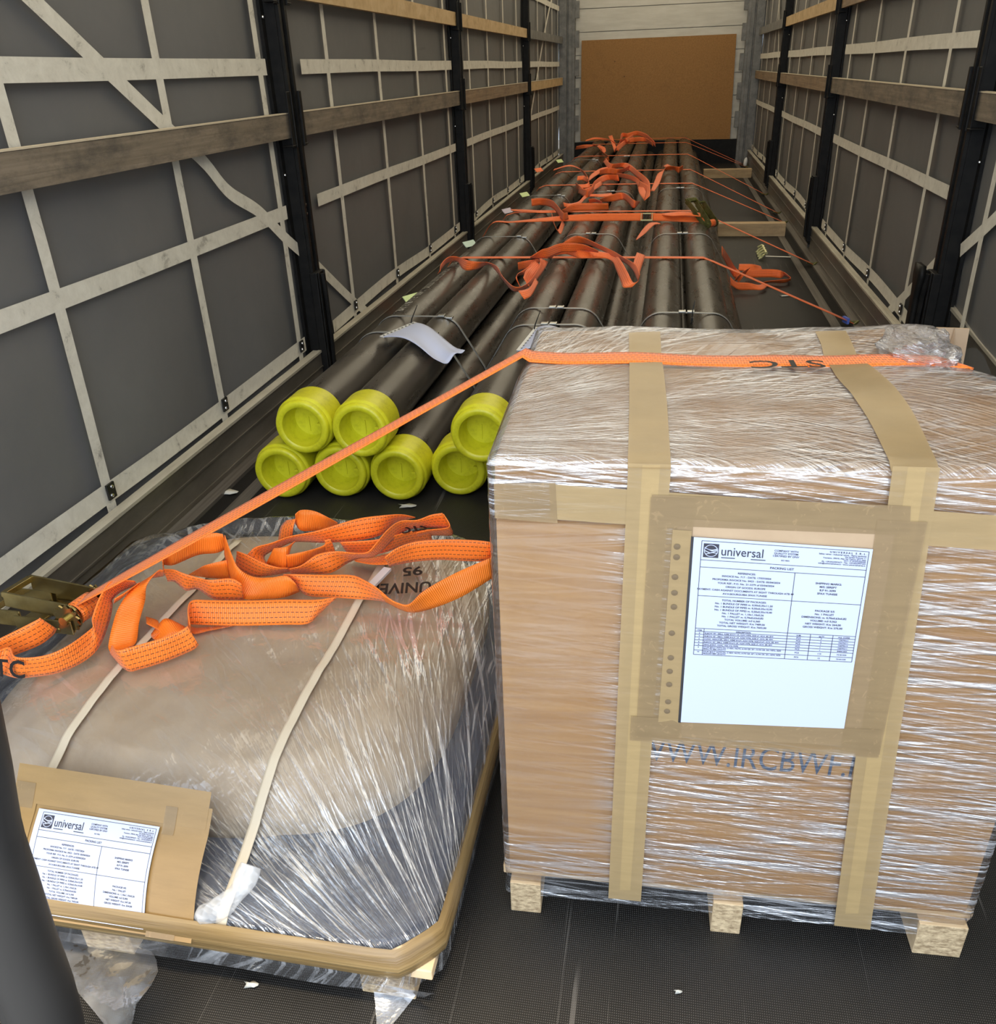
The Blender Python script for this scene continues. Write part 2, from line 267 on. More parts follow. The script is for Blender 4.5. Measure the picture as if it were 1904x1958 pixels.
# ------------------------------------------------------------------ mesh helpers
ORG = {}
class MB:
    def __init__(s): s.v = []; s.f = []; s.uv = []; s.mi = []; s.a = []
    def add(s, vs, fs, uvs=None, mi=0, at=None):
        o = len(s.v); s.v += [Vector(v) for v in vs]; s.a += (at if at else [1.0]*len(vs))
        for k, f in enumerate(fs):
            s.f.append([i+o for i in f]); s.mi.append(mi)
            s.uv.append([uvs[i] for i in f] if uvs else [(0,0)]*len(f))
        return s
    def box(s, c, d, rz=0, mat=None, mi=0):
        hx, hy, hz = d[0]/2, d[1]/2, d[2]/2; Rm = mat or Matrix.Rotation(rz, 3, 'Z'); c = Vector(c)
        vs = [c + Rm @ Vector((x*hx, y*hy, z*hz)) for x in (-1,1) for y in (-1,1) for z in (-1,1)]
        return s.add(vs, [(0,1,3,2),(4,6,7,5),(0,4,5,1),(2,3,7,6),(0,2,6,4),(1,5,7,3)], mi=mi)
    def grid(s, P, closed_u=False, closed_v=False, uvs=None, mi=0, flip=False, at=None):
        nu = len(P); nv = len(P[0]); vs = [p for r in P for p in r]; fs = []
        for i in range(nu - (0 if closed_u else 1)):
            for j in range(nv - (0 if closed_v else 1)):
                a_, b_, c_, d_ = i*nv+j, ((i+1)%nu)*nv+j, ((i+1)%nu)*nv+(j+1)%nv, i*nv+(j+1)%nv
                fs.append((a_,b_,c_,d_) if not flip else (a_,d_,c_,b_))
        return s.add(vs, fs, [u for r in uvs for u in r] if uvs else None, mi, at)
    def lathe(s, prof, o, ax, n=40, mi=0):
        o = Vector(o); ax = Vector(ax).normalized(); a_ = ax.orthogonal().normalized(); b_ = ax.cross(a_)
        P = [[o + ax*h + (a_*math.cos(2*PI*k/n) + b_*math.sin(2*PI*k/n))*r for k in range(n)] for h, r in prof]
        s.grid(P, closed_v=True, mi=mi); base = len(s.v)
        return s
    def tube(s, path, r, n=10, cap=True, mi=0):
        path = [Vector(p) for p in path]; P = []
        for i, p in enumerate(path):
            t = (path[min(i+1, len(path)-1)] - path[max(i-1, 0)]).normalized(); a_ = t.cross(Vector((.1,.2,1))).normalized(); b_ = t.cross(a_)
            rr = r[i] if isinstance(r, (list, tuple)) else r
            P.append([p + (a_*math.cos(2*PI*k/n) + b_*math.sin(2*PI*k/n))*rr for k in range(n)])
        s.grid(P, closed_v=True, mi=mi)
        if cap: s.add(P[0], [tuple(range(n))[::-1]], mi=mi); s.add(P[-1], [tuple(range(n))], mi=mi)
        return s
    def strip(s, A, B, thick=.0016, mi=0, v0=0):
        """flat band between two edge polylines, with real thickness"""
        L = [v0]
        for i in range(1, len(A)): L.append(L[-1] + ((A[i]+B[i])/2 - (A[i-1]+B[i-1])/2).length)
        nrm = []
        for i in range(len(A)):
            t = (A[min(i+1,len(A)-1)]+B[min(i+1,len(A)-1)]) - (A[max(i-1,0)]+B[max(i-1,0)])
            n_ = (B[i]-A[i]).cross(t); nrm.append(n_.normalized() if n_.length > 1e-9 else Vector((0,0,1)))
        q = 4
        P = [[A[i].lerp(B[i], k/q) for k in range(q+1)] for i in range(len(A))]
        U = [[(k/q, L[i]) for k in range(q+1)] for i in range(len(A))]
        s.grid(P, uvs=U, mi=mi)
        return s
    def build(s, name, mat, parent=None, smooth=True, loc=None, kind=None, weld=False, bevel=0, solid=0, angle=40):
        if loc is None: loc = ORG.get(parent.name, Vector((0,0,0))) if parent else Vector((0,0,0))
        me = bpy.data.meshes.new(name); me.from_pydata([tuple(v-loc) for v in s.v], [], s.f); me.update()
        ul = me.uv_layers.new(name='UVMap'); fl = [c for f in s.uv for c in f]
        for i, c in enumerate(fl): ul.data[i].uv = c
        at = me.attributes.new('dens', 'FLOAT', 'POINT')
        for i, a_ in enumerate(s.a): at.data[i].value = a_
        mats = mat if isinstance(mat, (list, tuple)) else [mat]
        for x in mats: me.materials.append(x)
        for p, k in zip(me.polygons, s.mi): p.material_index = k; p.use_smooth = smooth
        if weld:
            bm = bmesh.new(); bm.from_mesh(me); bmesh.ops.remove_doubles(bm, verts=bm.verts, dist=1e-4); bmesh.ops.recalc_face_normals(bm, faces=bm.faces); bm.to_mesh(me); bm.free()
        if smooth:
            me.set_sharp_from_angle(angle=math.radians(angle))
        o = bpy.data.objects.new(name, me); COL.objects.link(o)
        if parent: o.parent = parent
        else: o.location = loc
        if bevel:
            md = o.modifiers.new('bevel', 'BEVEL'); md.width = bevel; md.segments = 2; md.limit_method = 'ANGLE'; md.angle_limit = math.radians(50)
        if solid:
            md = o.modifiers.new('solid', 'SOLIDIFY'); md.thickness = solid; md.offset = 0
            if len(mats) > 1 and mats[1].name.endswith('plain_back'): md.material_offset = 1; md.material_offset_rim = 0
        if kind: o['kind'] = kind
        ORG[o.name] = loc
        return o
def thing(name, label, cat, loc=(0,0,0), group=None):
    o = bpy.data.objects.new(name, None); COL.objects.link(o); o.location = loc; o.empty_display_size = .05
    o['label'] = label; o['category'] = cat
    if group: o['group'] = group
    ORG[o.name] = Vector(loc); return o
def tag(o, label, cat, group=None):
    o['label'] = label; o['category'] = cat
    if group: o['group'] = group
    return o
def cr(pts, n):
    """Catmull-Rom through tuples"""
    out = []
    P = [Vector(p) for p in pts]; P = [P[0]*2-P[1]] + P + [P[-1]*2-P[-2]]
    for i in range(1, len(P)-2):
        for k in range(n):
            t = k/n; a_, b_, c_, d_ = P[i-1], P[i], P[i+1], P[i+2]
            out.append(.5*((2*b_) + (c_-a_)*t + (2*a_-5*b_+4*c_-d_)*t*t + (3*b_-a_-3*c_+d_)*t**3))
    out.append(P[-2]); return out
def vec2(l): return [Vector((x, y, 0)) for x, y in l]
def ribbon(mb, keys, frame, z=.3, sgn=1, wd=.05, n=7, mi=0, front=True):
    """loose webbing: each key is lower edge and upper edge of the band as seen; depth solved so the band keeps its true width"""
    fx, fy, s = frame; A = []; B = []
    for i, kx in enumerate(keys):
        x1, y1, x2, y2 = kx[:4]; zz = kx[4] if len(kx) > 4 else (z[0] + (z[1]-z[0])*i/max(1, len(keys)-1) if isinstance(z, tuple) else z)
        sg = kx[5] if len(kx) > 5 else sgn
        E1 = at_z(fx+x1/s, fy+y1/s, zz); d = ray(fx+x2/s, fy+y2/s); q = E1-CAM; dd = d.dot(d); t0 = q.dot(d)/dd; near = CAM + d*t0; h = (near-E1).length
        if h < wd: E2 = CAM + d*(t0 + sg*math.sqrt((wd*wd-h*h)/dd))
        else: E2 = E1 + (near-E1)*(wd/h)
        A.append(E1); B.append(E2)
    A = cr(A, n); B = cr(B, n); sc2 = 0
    for i in range(1, len(A)//2+1): sc2 += (A[i]-A[i-1]).cross(B[i]-A[i]).dot(CAM-A[i])
    if (sc2 > 0) != front: A, B = B, A
    mb.strip(A, B, mi=mi); return A, B
ZA = (0, 960, 3.967); ZB = (400, 960, 3.4); ZC = (820, 420, 4.327); ZD = (940, 240, 4.76); ZE = (1380, 280, 5.438)

def text_geo(s, size, align='LEFT', ls=1.0, bold=0, xs=1.0):
    cu = bpy.data.curves.new('t', 'FONT'); cu.body = s; cu.size = size; cu.align_x = align; cu.space_line = ls; cu.offset = bold; cu.resolution_u = 3
    o = bpy.data.objects.new('t', cu); COL.objects.link(o)
    me = bpy.data.meshes.new_from_object(o.evaluated_get(bpy.context.evaluated_depsgraph_get()))
    vs = [(v.co.x*xs, v.co.y) for v in me.vertices]; fs = [tuple(p.vertices) for p in me.polygons]
    bpy.data.objects.remove(o); bpy.data.curves.remove(cu); bpy.data.meshes.remove(me); return vs, fs

# ================================================================== STRUCTURE
YB, YF = 0.35, 13.05       # rear edge and front wall of the trailer
mb = MB()
mb.grid([[Vector((x, y, 0)) for y in [YB + (YF-YB)*j/60 for j in range(61)]] for x in [-1.2 + 2.4*i/10 for i in range(11)]])
fl = mb.build('floor', M['floor'], kind='structure'); md = fl.modifiers.new('s', 'SOLIDIFY'); md.thickness = .04; md.offset = -1
n_trim = [0]
def trim(mb, mat, **k):
    n_trim[0] += 1; return mb.build('trim_%d' % n_trim[0], mat, kind='structure', **k)
for sx_ in (-1, 1):     # aluminium floor rim and outer sill on each side
    mb = MB(); mb.box((sx_*1.225, (YB+YF)/2, -.012), (.05, YF-YB, .05)); mb.box((sx_*1.12, (YB+YF)/2, .0006), (.05, YF-YB, .003)); trim(mb, M['alu_rim'], smooth=False)
    mb = MB(); mb.box((sx_*1.275, (YB+YF)/2, -.06), (.06, YF-YB, .12)); trim(mb, M['black_steel'], smooth=False)
POSTS = {-1: [3.565, 6.6, 9.78], 1: [3.6, 6.74, 9.9]}
# low side boards in every bay, bright profile along the top
for sd_ in (-1, 1):
    ys = [YB] + POSTS[sd_] + [YF-.1]
    for i in range(4):
        y0, y1 = ys[i]+.05, ys[i+1]-.05
        if i == 0 and sd_ == -1: y0 = YB
        mb = MB()
        if sd_ == 1 and i == 0:      # this board stands loose, leaning and raised
            A_ = Vector((1.30, 3.60, .385)); B_ = Vector((1.30, 1.0, .195))
            for (o1, o2, mi) in ((0, -.19, 0),):
                v = [A_+Vector((0,0,o1)), B_+Vector((0,0,o1)), B_+Vector((.02,0,o2)), A_+Vector((.02,0,o2))]; v2 = [p+Vector((.03,0,0)) for p in v]
                mb.add(v+v2, [(0,1,2,3),(7,6,5,4),(0,4,5,1),(1,5,6,2),(2,6,7,3),(3,7,4,0)], mi=mi)
            v = [A_+Vector((-.004,0,0)), B_+Vector((-.004,0,0)), B_+Vector((.036,0,.0)), A_+Vector((.036,0,.0))]; v2 = [p+Vector((0,0,.012)) for p in v]
            mb.add(v+v2, [(0,1,2,3),(7,6,5,4),(0,4,5,1),(1,5,6,2),(2,6,7,3),(3,7,4,0)], mi=1)
        else:
            yc, yl = (y0+y1)/2, y1-y0
            mb.box((sd_*1.262, yc, .09), (.03, yl, .16)); mb.box((sd_*1.2445, yc, .105), (.004, yl, .006)); mb.box((sd_*1.2445, yc, .03), (.004, yl, .006))
            mb.box((sd_*1.250, yc, .172), (.016, yl, .010), mi=1); mb.box((sd_*1.271, yc, .168), (.02, yl, .014), mi=1)
        trim(mb, [M['alu_dirty'], M['alu_edge']], smooth=False)
# curtains
def curtain(side):
    s_ = {-1: 'left', 1: 'right'}[side]; X = side*1.31; mb = MB(); ny = 160; nz = 26
    P = []; 
    for i in range(ny+1):
        y = YB-.1 + (YF-YB)*i/ny; rowp = []
        for j in range(nz+1):
            z = -.12 + 2.82*j/nz
            rowp.append(Vector((X + side*(.012*noise.noise(Vector((y*1.1, z*1.7, side*3))) + .006*math.sin(y*7.5)*(1 if z < .5 else .3)), y, z)))
        P.append(rowp)
    mb.grid(P); wl = mb.build('wall_'+s_, M['tarp'], kind='structure')
    def strp(pts, wd, mat=M['cream']):
        m2 = MB(); pts = cr([Vector((0, y, z)) for y, z in pts], 10); A = []; B = []
        for i, p in enumerate(pts):
            t = (pts[min(i+1, len(pts)-1)]-pts[max(i-1, 0)]).normalized(); n_ = Vector((0, -t.z, t.y))*wd/2
            off = Vector((X - side*(.022 + random.uniform(0,.0005)), 0, 0)); A.append(p+n_+off); B.append(p-n_+off)
        m2.strip(A, B); return m2.build('curtain_strap', mat, wl)
    if side < 0:
        vy = [1.30, 1.99, 2.69, 3.40, 4.11, 4.85, 5.60, 6.33, 7.08, 7.81, 8.57, 9.29, 10.05, 10.74, 11.41, 12.0, 12.6]
        hy = [(YB, 3.46), (3.80, 6.5), (6.88, 9.6), (9.95, 12.75)]
        dg = [[(1.60, 1.80), (2.19, 1.431), (2.667, 1.131), (2.865, 1.009), (3.0, .90), (3.214, .802), (3.4, .68), (3.56, .585)], [(3.70, .505), (4.1, .25), (4.30, .14)], [(12.1, 2.05), (11.3, 1.6), (10.083, .749), (9.95, .62)]]
    else:
        vy = [1.5, 2.25, 3.34, 4.15, 4.90, 5.625, 6.34, 7.35, 8.05, 8.8, 9.5, 10.4, 11.1, 11.8, 12.5]
        hy = [(YB, 3.25), (3.80, 6.55), (6.95, 9.7), (10.1, 12.75)]
        dg = [[(3.53, .60), (3.226, .77), (2.6, 1.15)], [(4.50, .09), (4.2, .26), (3.85, .47), (3.7, .56)], [(10.0, .62), (10.9, 1.6), (11.3, 2.05)], [(10.2,.9),(10.05,.35)]]
    for y in vy: strp([(y + .006*math.sin(y*9), .155), (y + .004*math.sin(y*4), .8), (y, 1.4), (y, 2.6)], .042)
    for y0, y1 in hy:
        for z, wd in ((1.285, .055), (.765, .052), (.222, .060), (1.92, .055)):
            dz = .02 if z < .3 else .006
            strp([(y0, z - (dz if z < .3 else 0)), ((y0*2+y1)/3, z+dz*.4), ((y0+y1*2)/3, z-dz*.3), (y1, z)], wd)
    for d in dg: strp(d, .048)
    for y in vy:    # black buckle plates with two rivets at the foot of each strap
        m2 = MB(); m2.box((X-side*.030, y, .228), (.006, .034, .046)); k1 = m2.build('buckle_plate', M['black_plastic'], wl, smooth=False)
        for dz in (-.012, .012): m3 = MB(); m3.lathe([(0, .006), (.004, .005), (.006, 0)], (X-side*.032, y+dz*.3, .228+dz), (-side, 0, 0), 10); m3.build('rivet', M['zinc'], k1)
    return wl
curtain(-1); curtain(1)
# front wall (white planks), corner posts, kick plate
mb = MB()
for i in range(9):
    z = .30 + i*.27; mb.box((0, YF+.02, z+.133), (2.3, .03, .262))
mb.box((0, YF+.05, 1.3), (2.6, .03, 2.9)); mb.build('wall_front', M['board_plane'], kind='structure', smooth=False, bevel=.003)
mb = MB(); mb.box((0, YF-.03, .15), (2.24, .06, .30)); mb.lathe([(0,.012),(.008,.008),(.01,0)], (.72, YF-.06, .14), (0,-1,0), 12); trim(mb, M['black_steel'], smooth=False)
for s_ in (-1, 1):
    mb = MB(); mb.box((s_*1.20, YF-.05, 1.3), (.20, .16, 2.7)); mb.box((s_*1.255, YF-.16, 1.3), (.10, .06, 2.7)); mb.box((s_*1.16, YF-.14, 1.3), (.05, .03, 2.7))
    for i in range(8):
        z = .55 + i*.34; mb.box((s_*1.075, YF-.09, z), (.06, .02, .20)); 
        for dz in (-.06, .06): mb.lathe([(0,.006),(.004,0)], (s_*1.06, YF-.10, z+dz), (0,-1,0), 8)
    trim(mb, M['galv'], smooth=False, bevel=.004)
mb = MB(); P = [[Vector((-1.35 + 2.7*i/4, YB-.1 + (YF+.2-YB)*j/30, 2.68 + .02*math.sin(j*1.3))) for j in range(31)] for i in range(5)]
mb.grid(P); mb.build('ceiling', M['roof'], kind='structure')
mb = MB(); mb.box((0, -10, -1.25), (60, 90, .1)); mb.build('ground', mottled('grey_yard_paving', (.20,.20,.20), (.27,.265,.26), (1,1,1), 3, .9), kind='structure', smooth=False)
# hardboard sheet leaning on the front wall
mb = MB(); v = [(-1.02, YF-.06, .318), (1.01, YF-.06, .305), (.985, YF-.03, 1.553), (-1.02, YF-.03, 1.553)]
mb.add(v + [(x, y+.012, z) for x, y, z in v], [(0,1,2,3),(7,6,5,4),(0,4,5,1),(1,5,6,2),(2,6,7,3),(3,7,4,0)])
o = mb.build('hardboard_sheet', M['ply'], smooth=False); tag(o, 'large orange-brown hardboard sheet with nail holes standing against the white front wall', 'board')

# ------------------------------------------------------------------ curtain-side posts
ORD = ['nearest', 'middle', 'farthest']
for sd_ in (-1, 1):
    for i, y in enumerate(POSTS[sd_]):
        side = 'left' if sd_ < 0 else 'right'
        t = thing('curtain_side_post', '%s of the black steel posts along the %s curtain' % (ORD[i], side), 'post', (sd_*1.255, y, 0), 'black posts between the curtain bays')
        X = sd_*1.255
        mb = MB()
        # C-channel: web with two lips, slots cut as dark insets, outer flange
        mb.box((X-sd_*.001, y, 1.35), (.006, .085, 2.6)); 
        for dy in (-.04, .04): mb.box((X+sd_*.025, y+dy, 1.35), (.05, .006, 2.6))
        for dy in (-.028, .028): mb.box((X-sd_*.010, y+dy, 1.35), (.014, .020, 2.6))
        for k in range(28):
            z = .62 + k*.07
            if not (1.0 < z < 1.16 or 1.48 < z < 1.63): mb.box((X-sd_*.0055, y, z), (.004, .012, .030), mi=1)
        mb.build('channel', [M['black_steel'], M['black_plastic']], t, smooth=False)
        mb = MB(); mb.box((X+sd_*.045, y-.01, 1.35), (.012, .125, 2.6)); mb.build('outer_flange', M['black_steel'], t, smooth=False)
        for (z0, z1) in ((1.00, 1.20), (1.49, 1.66)):     # plank pockets
            for dy in (-.062, .062):
                mb = MB(); mb.box((X-sd_*.018, y+dy*.9, (z0+z1)/2), (.004, .036, z1-z0)); mb.box((X+sd_*.0, y+dy, z0+.008), (.045, .046, .005))
                mb.box((X-sd_*.012, y+dy*.64, (z0+z1)/2), (.026, .004, z1-z0)); mb.build('plank_bracket', M['black_steel'], t, smooth=False, bevel=.002)
        mb = MB()    # latch housing and lever at the foot
        mb.box((X-sd_*.018, y, .29), (.034, .092, .44)); mb.box((X-sd_*.038, y-.03, .30), (.008, .016, .42)); mb.box((X-sd_*.038, y+.03, .30), (.008, .016, .42))
        mb.build('latch_housing', M['black_steel'], t, smooth=False, bevel=.004)
        mb = MB(); mb.tube([(X-sd_*.044, y, .10), (X-sd_*.048, y, .25), (X-sd_*.046, y, .42), (X-sd_*.04, y, .50)], [.010,.009,.011,.015], 8); mb.build('latch_lever', M['black_steel'], t)
        if sd_ > 0 and i == 0:
            mb = MB(); P = []
            for k in range(9):
                z = .20 + .33*k/8; wv = .028 + .022*math.exp(-((z-.50)/.05)**2); P.append([Vector((X-.065, y+.05-wv*.0+dx*wv-.02, z)) for dx in (-1,-.3,.3,1)] )
            mb.grid(P); o = mb.build('open_handle', M['black_steel'], t, solid=.02)
        for z, dy in ((1.45,-.06),(.90,-.06),(.78,.0),(.745,.0),(1.85,-.06),(2.05,.0)): mb = MB(); mb.lathe([(0,.0065),(.004,.0055),(.006,0)], (X + (sd_*.038 if dy else -sd_*.006), y+dy, z), (-sd_,0,0), 10); mb.build('rivet', M['zinc'], t)
# ------------------------------------------------------------------ slat planks in the pockets
def plank(side, y0, y1, z0, z1, mat, label, group, tz=0, edge=True):
    t = thing('side_plank', label, 'plank', (side*1.245, (y0+y1)/2, z0), group)
    X = side*1.262; mb = MB(); n = 12; P = []
    for i in range(n+1):
        y = y0+(y1-y0)*i/n; b_ = .004*math.sin(PI*i/n); dz = tz*(i/n-.5)
        P.append([Vector((X-side*(.012+b_), y, z0+dz)), Vector((X-side*(.012+b_), y, z1+dz)), Vector((X+side*.012, y, z1+dz)), Vector((X+side*.012, y, z0+dz))])
    mb.grid(P, closed_v=True); mb.add(P[0], [(0,1,2,3)]); mb.add(P[-1], [(3,2,1,0)])
    mb.build('board', mat, t, smooth=False)
    if edge:
        mb = MB(); P2 = [[p[1]+Vector((-side*.002,0,.001)), p[2]+Vector((0,0,.001))] for p in P]; P3 = [[q+Vector((0,0,.004)) for q in r] for r in P2]
        mb.grid([[a_[0], b_[0], b_[1], a_[1]] for a_, b_ in zip(P2, P3)], closed_v=True); mb.build('top_edge', M['plank_edge'], t, smooth=False)
BN = ['nearest', 'second', 'third', 'farthest']
for sd_ in (-1, 1):
    ys = [YB+.1] + POSTS[sd_] + [YF-.18]; side = 'left' if sd_ < 0 else 'right'
    mats1 = [M['plank_dirty'], M['plank_dirty'], M['plank_brown'], M['plank_pale']] if sd_ < 0 else [M['plank_dirty'], M['plank_dirty'], M['plank_brown'], M['plank_brown']]
    for i in range(4):
        col = {M['plank_dirty'].name: 'grimy grey-brown', M['plank_brown'].name: 'brown', M['plank_pale'].name: 'pale'}[mats1[i].name]
        plank(sd_, ys[i]+(.045 if i else 0), ys[i+1]-.045, 1.035, 1.120, mats1[i], '%s %s wooden plank of the lower row on the %s curtain wall' % (BN[i], col, side), 'lower row of side planks')
    mats2 = [None, M['plank_pale'], M['plank_pale'], M['galv']] if sd_ < 0 else [None, M['plank_brown'], M['plank_pale'], M['galv']]
    for i in range(1, 4):
        col = 'grey' if i == 3 else ('pale golden' if mats2[i] is M['plank_pale'] else 'brown')
        plank(sd_, ys[i]+.045, ys[i+1]-.045, 1.52, 1.60, mats2[i], '%s %s plank of the upper row on the %s curtain wall' % ({1:'nearest',2:'middle',3:'farthest'}[i], col, side), 'upper row of side planks', edge=False)

# ================================================================== PIPES
PR = .0865; CR = .0955; L = 10.35
def cap_mesh():
    mb = MB(); prof = [(.125,.0885),(.125,CR-.001),(.12,CR),(.030,CR),(.026,CR+.0005),(.020,CR-.002),(.016,CR-.006),(.004,CR-.007),(.0,CR-.010),(-.002,CR-.016),(-.001,.070),(.002,.066),(.010,.0645),(.075,.061),(.082,.057),(.084,.03),(.084,.0001)]
    mb.lathe(prof, (0,0,0), (0,1,0), 56); mb.box((.058, .010, .012), (.012,.016,.006)); mb.box((-.01,.0825,-.02), (.004,.004,.05)); return mb
cm = cap_mesh()
def pipe_mesh(ln):
    mb = MB(); k = 26
    mb.grid([[Vector((PR*math.cos(2*PI*j/40), .06 + ln*i/k, PR*math.sin(2*PI*j/40))) for j in range(40)] for i in range(k+1)], closed_v=True)
    return mb
pm = pipe_mesh(L)
proto = thing('steel_pipe', 'x', 'pipe', (0,0,0), 'dark steel pipes in three bundles')
pbody = pm.build('pipe_body', M['pipe'], proto, angle=60); pcap = cm.build('end_cap', M['cap'], proto, angle=35)
pcap['label'] = 'yellow plastic end cap'
far = MB(); far.lathe([(L+.06, PR), (L+.06, .001)], (0,0,0), (0,1,0), 40)
DX = .195; H2 = .163
# bundle: bottom centre-line x at front, x at far end, front y of bottom row / top row
BUND = {'left': dict(x=-.785, xf=-.66, yb=[2.425,2.455,2.45], yt=[2.43,2.42]), 'middle': dict(x=-.205, xf=-.25, yb=[2.51,2.53,2.5], yt=[2.42,2.44]), 'right': dict(x=.325, xf=.315, yb=[2.6,2.62,2.6], yt=[2.52,2.52])}
first = True; PIPES = {}
def place_pipe(x0, xf, y, z, label):
    global first
    ang = math.atan2(-(xf-x0), 9.5)
    if first: t = proto; first = False
    else:
        t = proto.copy(); COL.objects.link(t)
        for ch in (pbody, pcap):
            c = ch.copy(); COL.objects.link(c); c.parent = t
    t.location = (x0, y, z); t.rotation_euler = (0, 0, ang); t['label'] = label
    return t
for bn, B_ in BUND.items():
    for r, n_ in (('bottom', 3), ('top', 2)):
        for i in range(n_):
            off = (i-(n_-1)/2)*DX; z = CR if r == 'bottom' else CR+H2
            pos = {('bottom',0):'leftmost one of the bottom row', ('bottom',1):'middle one of the bottom row', ('bottom',2):'rightmost one of the bottom row', ('top',0):'left one of the top row', ('top',1):'right one of the top row'}[(r,i)]
            place_pipe(B_['x']+off, B_['xf']+off*.97, (B_['yb'] if r == 'bottom' else B_['yt'])[i], z, 'dark steel pipe, %s in the %s bundle' % (pos, bn))
def bx(bn, y): B_ = BUND[bn]; return B_['x'] + (B_['xf']-B_['x'])*(y-2.5)/9.5
# convex outline round a bundle at y
def hull_path(bn, y, pad=.003, slant=0):
    cx = bx(bn, y); r = PR + pad; cs = [(cx-DX, CR), (cx+DX, CR), (cx+DX/2, CR+H2), (cx-DX/2, CR+H2)]
    pts = []
    def arc(c, a0, a1, n=8):
        for k in range(n+1): a_ = math.radians(a0+(a1-a0)*k/n); pts.append((c[0]+r*math.cos(a_), c[1]+r*math.sin(a_)))
    slope = math.degrees(math.atan2(H2, DX/2)); ra = 90-slope
    arc(cs[0], 270, 180-ra); arc(cs[3], 180-ra, 90, 6); arc(cs[2], 90, ra, 6); arc(cs[1], ra, -90)
    pts.append(pts[0]); return [Vector((x, y + slant*(x-cx), z)) for x, z in pts]
bands = [('left',3.22,.05,'nearest the caps'),('left',3.46,.0,'second from the caps'),('left',5.32,.0,'below the first tangle'),('left',7.16,0,'beside the folded orange loop'),('left',10.0,0,'farthest back'),
         ('middle',3.36,.08,'nearest the cardboard box'),('middle',3.62,0,'just behind the wrapped box'),('middle',5.40,0,'behind the first orange tangle'),('middle',7.35,0,'under the far orange tangles'),('middle',10.3,0,'farthest back'),
         ('right',3.57,0,'just behind the wrapped box'),('right',5.40,0,'in front of the green ratchet'),('right',7.50,0,'beyond the green ratchet')]
for bn, y, sl, wh in bands:
    t = thing('steel_strapping', 'grey strapping band round the %s pipe bundle, %s' % (bn, wh), 'strapping band', (bx(bn, y), y, 0), 'grey bands round the pipe bundles')
    pts = hull_path(bn, y, .004, sl); mb = MB(); hw = .0095
    mb.strip([p+Vector((0,hw,0)) for p in pts], [p-Vector((0,hw,0)) for p in pts]); bnd = mb.build('band', M['strap_grey'], t, solid=.0015)
    mb = MB(); c = bx(bn, y) + (.10 if bn == 'left' else -.02)
    for k in range(2): 
        xx = c + k*.034; zz = CR+H2+math.sqrt(max(0, (PR+.008)**2 - min((xx-bx(bn,y)-DX/2)**2, (PR)**2)))*1.0 if xx > bx(bn,y)+DX/2 else CR+H2+PR+.008
        mb.box((xx, y+sl*(xx-bx(bn,y)), min(zz, CR+H2+PR+.008)), (.026,.026,.006)); mb.box((xx+.012, y, min(zz, CR+H2+PR+.011)), (.006,.03,.008))
    mb.build('crimp_seal', M['seal'], t, smooth=False, bevel=.001)
# faint white stencil on the leftmost top pipe
vs, fs = text_geo('SMLS  B  LSI-00H1  00/02  02/02/20  HN   00 20   02/2002/01', .052, 'LEFT', 1, 0)
mb = MB(); xx0 = BUND['left']['x']-DX/2
for_v = []
for x, y in vs:
    yy = 3.55 + x; a_ = math.radians(100) - (y-.018)/PR; cx = bx('left', yy)-DX/2; r = PR+.0012; for_v.append(Vector((cx + r*math.cos(a_), yy, CR+H2 + r*math.sin(a_))))
mb.add(for_v, fs); lp = [o for o in bpy.data.objects if o.get('label') == 'dark steel pipe, left one of the top row in the left bundle'][0]
bpy.context.view_layer.update()
o = mb.build('stencilled_print', M['ink_white'], None, smooth=False, loc=Vector((0,0,0))); o.parent = lp; o.matrix_parent_inverse = lp.matrix_world.inverted()

# ================================================================== LASHING STRAPS OVER THE PIPES
PT = CR+H2+PR+.004
def lash_path(y, ye, yl=None):
    yl = y if yl is None else yl
    xa = bx('left', y)-DX/2; xb = bx('left', y)+DX/2; c = bx('middle', y); r_ = bx('right', y)
    P = [(-1.235, yl, .02), (xa-DX/2-PR*.75, yl+(y-yl)*.3, .20), (xa-.06, y, PT-.018), (xa, y, PT), (xb, y, PT+.001), ((xb+c)/2-.0, y, PT+.0015), (c-DX/2, y, PT+.002), (c+DX/2, y, PT+.002), (r_-DX/2, y, PT+.002), (r_+DX/2, y, PT+.001), (r_+DX/2+.055, y+(ye-y)*.05, PT-.020), (1.215, ye, .012)]
    return [Vector(p) for p in P]
